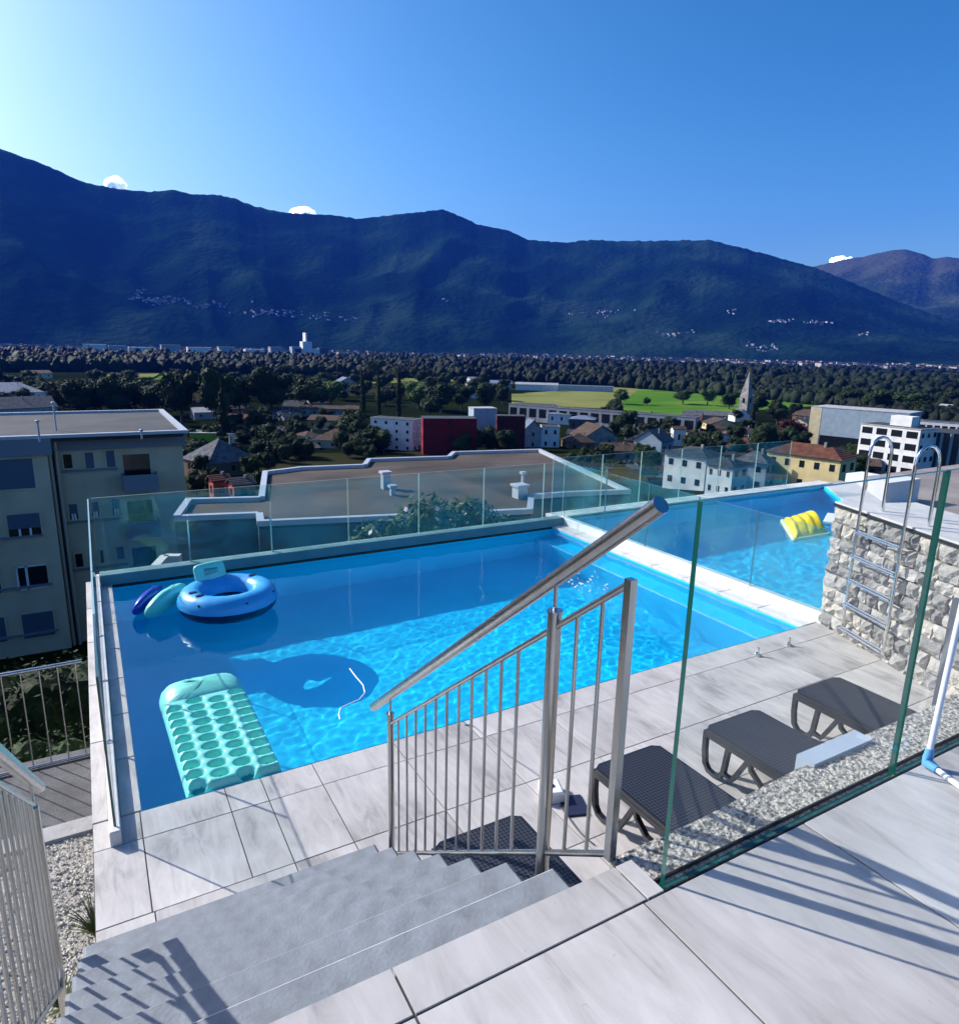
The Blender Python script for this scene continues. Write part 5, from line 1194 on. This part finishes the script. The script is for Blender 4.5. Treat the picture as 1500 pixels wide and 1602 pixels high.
# --- far factory with tall white silo
def farpt(px, r_): x, y = aimed(px, r_); return Vector((x, y, -45.))
fa_ = empty('factory', farpt(478, 2900), 'white far factory with a slender chimney tower at the mountain foot', 'factory')
s2 = 2900 / FPX * .97
for name, x0, x1, z1, mt_ in (('main_hall', -18, 20, 10, 'white'), ('tall_hall', -6, 8, 21, 'white'), ('side_hall', -22, -8, 13, 'blue'), ('chimney_tower', -1, 1.6, 34, 'white'), ('annex', 20, 34, 12, 'dark')):
    MB().box((x0 * s2, -20 if 'tall' not in name else -24, -2), (x1 * s2, 20, z1 * s2)).build_local(name, WM[mt_], fa_)
ti = 0
for px, w, h, lab in ((150, 26, 8, 'low pale hall, leftmost of the far industrial row'), (185, 20, 7, 'pale hall second in the far industrial row'), (222, 30, 6, 'broad pale hall third in the far industrial row'), (268, 24, 9, 'taller white block in the far industrial row'), (312, 30, 7, 'pale hall in the middle of the far industrial row'), (355, 22, 8, 'white hall right of the middle in the far industrial row'), (398, 26, 6, 'low hall in the right part of the far industrial row'), (432, 18, 9, 'white block nearest the factory in the far industrial row')):
    o = farpt(px, 2750); o.z = -45; hb = MB().box((-w * s2 / 2, -20, -2), (w * s2 / 2, 20, h * s2 * 1.3)).box((-w * s2 / 2 - 1, -21, h * s2 * 1.3), (w * s2 / 2 + 1, 21, h * s2 * 1.3 + 2)).build('industrial_hall', WM[('white', 'blue', 'white', 'grey')[ti % 4]]); hb.location = o; tag(hb, lab, 'building', 'far industrial halls'); ti += 1

# ================================================================== TREES
def crown_mesh(seed, kind):
    r_ = random.Random(seed); m_ = MB(); blobs = []
    if kind == 'round':
        for i in range(11):
            an, rr = r_.uniform(0, 6.28), r_.uniform(.1, .62); z_ = r_.uniform(.38, .86); k = r_.uniform(.26, .42) * (1.1 - abs(z_ - .55) * .7)
            blobs.append((math.cos(an) * rr * .62, math.sin(an) * rr * .62, z_, k * .75, k * .75, k * .62))
        blobs.append((0, 0, .58, .34, .34, .34))
    elif kind == 'poplar':
        for i in range(12):
            z_ = .12 + .82 * i / 11; k = .13 * math.sin(math.pi * min(1, (z_ + .08))) ** .6 + .03
            blobs.append((r_.uniform(-.03, .03), r_.uniform(-.03, .03), z_, k, k, .11))
    elif kind == 'conifer':
        for i in range(13):
            z_ = .1 + .86 * i / 12; k = .30 * (1 - z_) ** .85 + .02
            blobs.append((r_.uniform(-.03, .03), r_.uniform(-.03, .03), z_, k, k, .075))
    for i, q in enumerate(blobs): noisy_blob(m_, q[:3], [v_ * .74 for v_ in q[3:]], seed + i * 1.3, 2, .35)
    n_ = {'round': 2600, 'poplar': 1500, 'conifer': 1500}[kind]
    m_.add(*leafcloud(r_, blobs, n_, .027 if kind == 'round' else .018, .7))
    return m_.mesh(kind + '_crown', M_LEAF)
CR = {k: [crown_mesh(100 * i + 7, k) for i in range(5 if k == 'round' else 3)] for k in ('round', 'poplar', 'conifer')}
TRK = MB().tube([(0, 0, -.15), (0.01, 0, .2), (-.01, .01, .5)], .03, 7, rads=[.04, .03, .012]).tube([(0, 0, .28), (.14, .05, .5)], .012, 5, rads=[.016, .007]).tube([(0, 0, .3), (-.12, -.08, .52)], .012, 5, rads=[.016, .007]).mesh('trunk', M_BARK)
CN = dict(round='broadleaf_tree', poplar='poplar_tree', conifer='conifer_tree')
def tree(px, pyb, hpx, wf, kind, label, group=None, i=0, crown_mat=None, at_=None):
    b0 = at_ or ghit(px, pyb); hgt = hpx * zc(b0) / FPX
    t = empty(CN[kind], b0, label, 'tree', group, rz=(i * 2.4) % 6.28); t.scale = (hgt * wf, hgt * wf, hgt)
    me = CR[kind][i % len(CR[kind])]
    if crown_mat: me = me.copy(); me.materials[0] = crown_mat
    o = bpy.data.objects.new('crown', me); COL.objects.link(o); o.parent = t
    o = bpy.data.objects.new('trunk', TRK); COL.objects.link(o); o.parent = t
    return t
M_LITE = foliage('light_leaf_green', (.03, .06, .012), (.10, .15, .035), 2); M_REDL = foliage('red_leaf', (.04, .008, .01), (.10, .02, .02), 2)
T = tree; n = 0
for px, py, h, wf, kd, lab in (
    (340, 668, 92, .62, 'round', 'tall dark umbrella-shaped tree standing left of the middle trees'),
    (352, 690, 96, .5, 'conifer', 'very dark narrow evergreen below the umbrella-shaped tree'),
    (285, 665, 84, .8, 'round', 'big dark tree directly right of the apartment roof'),
    (262, 650, 55, .9, 'round', 'dark tree at the right end of the left tree mass'),
    (375, 650, 62, .8, 'round', 'green tree between the umbrella tree and the large round tree'),
    (425, 650, 74, .95, 'round', 'large round dark tree in the row before the fields'),
    (487, 646, 56, .95, 'round', 'round green tree left of the cluster before the poplars'),
    (518, 640, 44, .9, 'round', 'lighter green tree just left of the gabled barn'),
    (568, 665, 92, .30, 'poplar', 'tall dark poplar, leftmost and widest of the poplars'),
    (593, 660, 82, .26, 'poplar', 'slim dark poplar in the middle of the three poplars'),
    (624, 660, 84, .34, 'poplar', 'dark poplar, rightmost of the three poplars'),
    (553, 700, 62, .8, 'round', 'dark tree beside the villa and the white block'),
    (600, 712, 40, .9, 'round', 'bushy tree hiding the corner of the white block'),
    (655, 640, 44, 1.1, 'round', 'light green tree right of the poplars'),
    (690, 645, 48, 1.1, 'round', 'mid green tree behind the red facade, left'),
    (722, 642, 44, 1.0, 'round', 'mid green tree behind the red facade, right'),
    (672, 655, 38, 1.0, 'round', 'low tree right behind the white stair wing'),
    (758, 645, 46, .9, 'round', 'dark green tree behind the pale stair tower'),
    (786, 632, 28, .9, 'round', 'small dark tree at the left end of the meadow'),
    (745, 710, 42, .9, 'round', 'bright green tree in front of the red facade'),
    (772, 712, 44, .9, 'round', 'green tree between red facade and wine red block'),
    (722, 716, 40, .9, 'round', 'dark tree hiding the right part of the red facade'),
    (792, 716, 44, .9, 'round', 'dark tree in front of the wine red block'),
    (570, 712, 40, 1.0, 'round', 'dark tree left of the white block, by the flat roof corner'),
    (970, 632, 24, 1.2, 'round', 'dark round tree at the near edge of the bright meadow'),
    (1012, 634, 12, 1.3, 'round', 'small round bush-like tree at the meadow edge'),
    (1068, 632, 24, 1.35, 'round', 'round dark tree alone in the meadow, left of a pair'),
    (1106, 634, 26, 1.05, 'round', 'lighter tree alone in the meadow, right of a pair'),
    (1140, 640, 26, 1.0, 'round', 'dark tree left of the church tower'),
    (1184, 646, 34, .9, 'round', 'dark tree right of the church tower'),
    (1092, 602, 10, 1.2, 'round', 'small far tree at the forest edge above the meadow'),
    (978, 680, 40, .9, 'round', 'round green tree beside the grey cube house'),
    (1215, 664, 26, 1.2, 'round', 'leafy tree by the parking lot'),
    (1310, 752, 30, 1.2, 'round', 'green bush right of the yellow building'),
    (1325, 640, 34, 1.5, 'round', 'wide dark tree behind the pale hall'),
    (1300, 634, 28, 1.4, 'round', 'dark tree at the right end of the meadow'),
    (1370, 648, 40, 1.2, 'round', 'dark tree behind the office roofs'),
    (1425, 655, 42, 1.3, 'round', 'dark tree far right behind the offices'),
    (1480, 640, 30, 1.3, 'round', 'dark tree at the right edge beside the pale roofed hall')):
    n += 1; T(px, py, h, wf, kd, lab, None, n, M_LITE if 'light' in lab or 'bright' in lab else None)
T(1236, 700, 46, 1.0, 'round', 'dark red-leaved tree left of the pale hall', None, 2, M_REDL)
for i, (px, py, h) in enumerate(((100, 648, 52), (128, 655, 62), (158, 652, 60), (186, 655, 64), (214, 650, 60), (238, 655, 52), (112, 640, 40), (200, 640, 55))):
    T(px, py, h, .95, 'round', 'one of the big dark trees massed behind the apartment roof', 'dark trees behind the apartment roof', i + 3)
rn = random.Random(77); gaps = [(300, 340, 700, 745), (395, 470, 660, 720), (395, 480, 690, 730), (290, 335, 720, 780), (350, 420, 650, 680), (420, 560, 655, 700), (520, 600, 700, 725), (880, 1000, 650, 700), (1000, 1060, 660, 700), (1060, 1130, 680, 720), (1120, 1200, 670, 720), (1000, 1050, 720, 760), (1180, 1260, 690, 720), (1310, 1340, 720, 760), (290, 420, 690, 780), (1150, 1250, 640, 660), (900, 960, 720, 760)]
k = 0
for a, b_, c0, c1 in gaps:
    for i in range(11):
        k += 1; py = rn.uniform(c0, c1); T(rn.uniform(a, b_), py, rn.uniform(20, 36) * (1.15 if py > 700 else .8), rn.uniform(.75, 1.05), 'round' if rn.random() < .82 else 'conifer', 'dark green tree standing between the village houses', 'dark trees among the village houses', k)
k = 0
for i in range(120):
    px = rn.uniform(-20, 800); py = rn.uniform(592, 640) + (8 if px < 300 else 0); k += 1
    T(px, py, rn.uniform(16, 30), rn.uniform(.9, 1.3), 'round', 'dark green tree of the loose belt before the valley fields', 'trees of the belt before the fields', k)
for i in range(26):
    px = rn.uniform(1180, 1520); py = rn.uniform(606, 640) if px > 1330 else rn.uniform(604, 612); k += 1
    T(px, py, rn.uniform(14, 26), rn.uniform(1.0, 1.5), 'round', 'dark green tree along the right field edge', 'trees along the right field edge', k)

# ================================================================== AIR
mt = bpy.data.materials.new('haze_air'); mt.use_nodes = True; nt = mt.node_tree; nt.nodes.clear()
out = nt.nodes.new('ShaderNodeOutputMaterial'); pvm = nt.nodes.new('ShaderNodeVolumePrincipled')
pvm.inputs['Color'].default_value = (.03, .17, 1.0, 1); pvm.inputs['Density'].default_value = 3.4e-5; pvm.inputs['Anisotropy'].default_value = .0
nt.links.new(pvm.outputs[0], out.inputs['Volume'])
hz = MB().box((-13500, -13500, -90), (13500, 13500, 2600)).build('haze', mt); hz['kind'] = 'stuff'; hz['label'] = 'thin blue air over the valley'
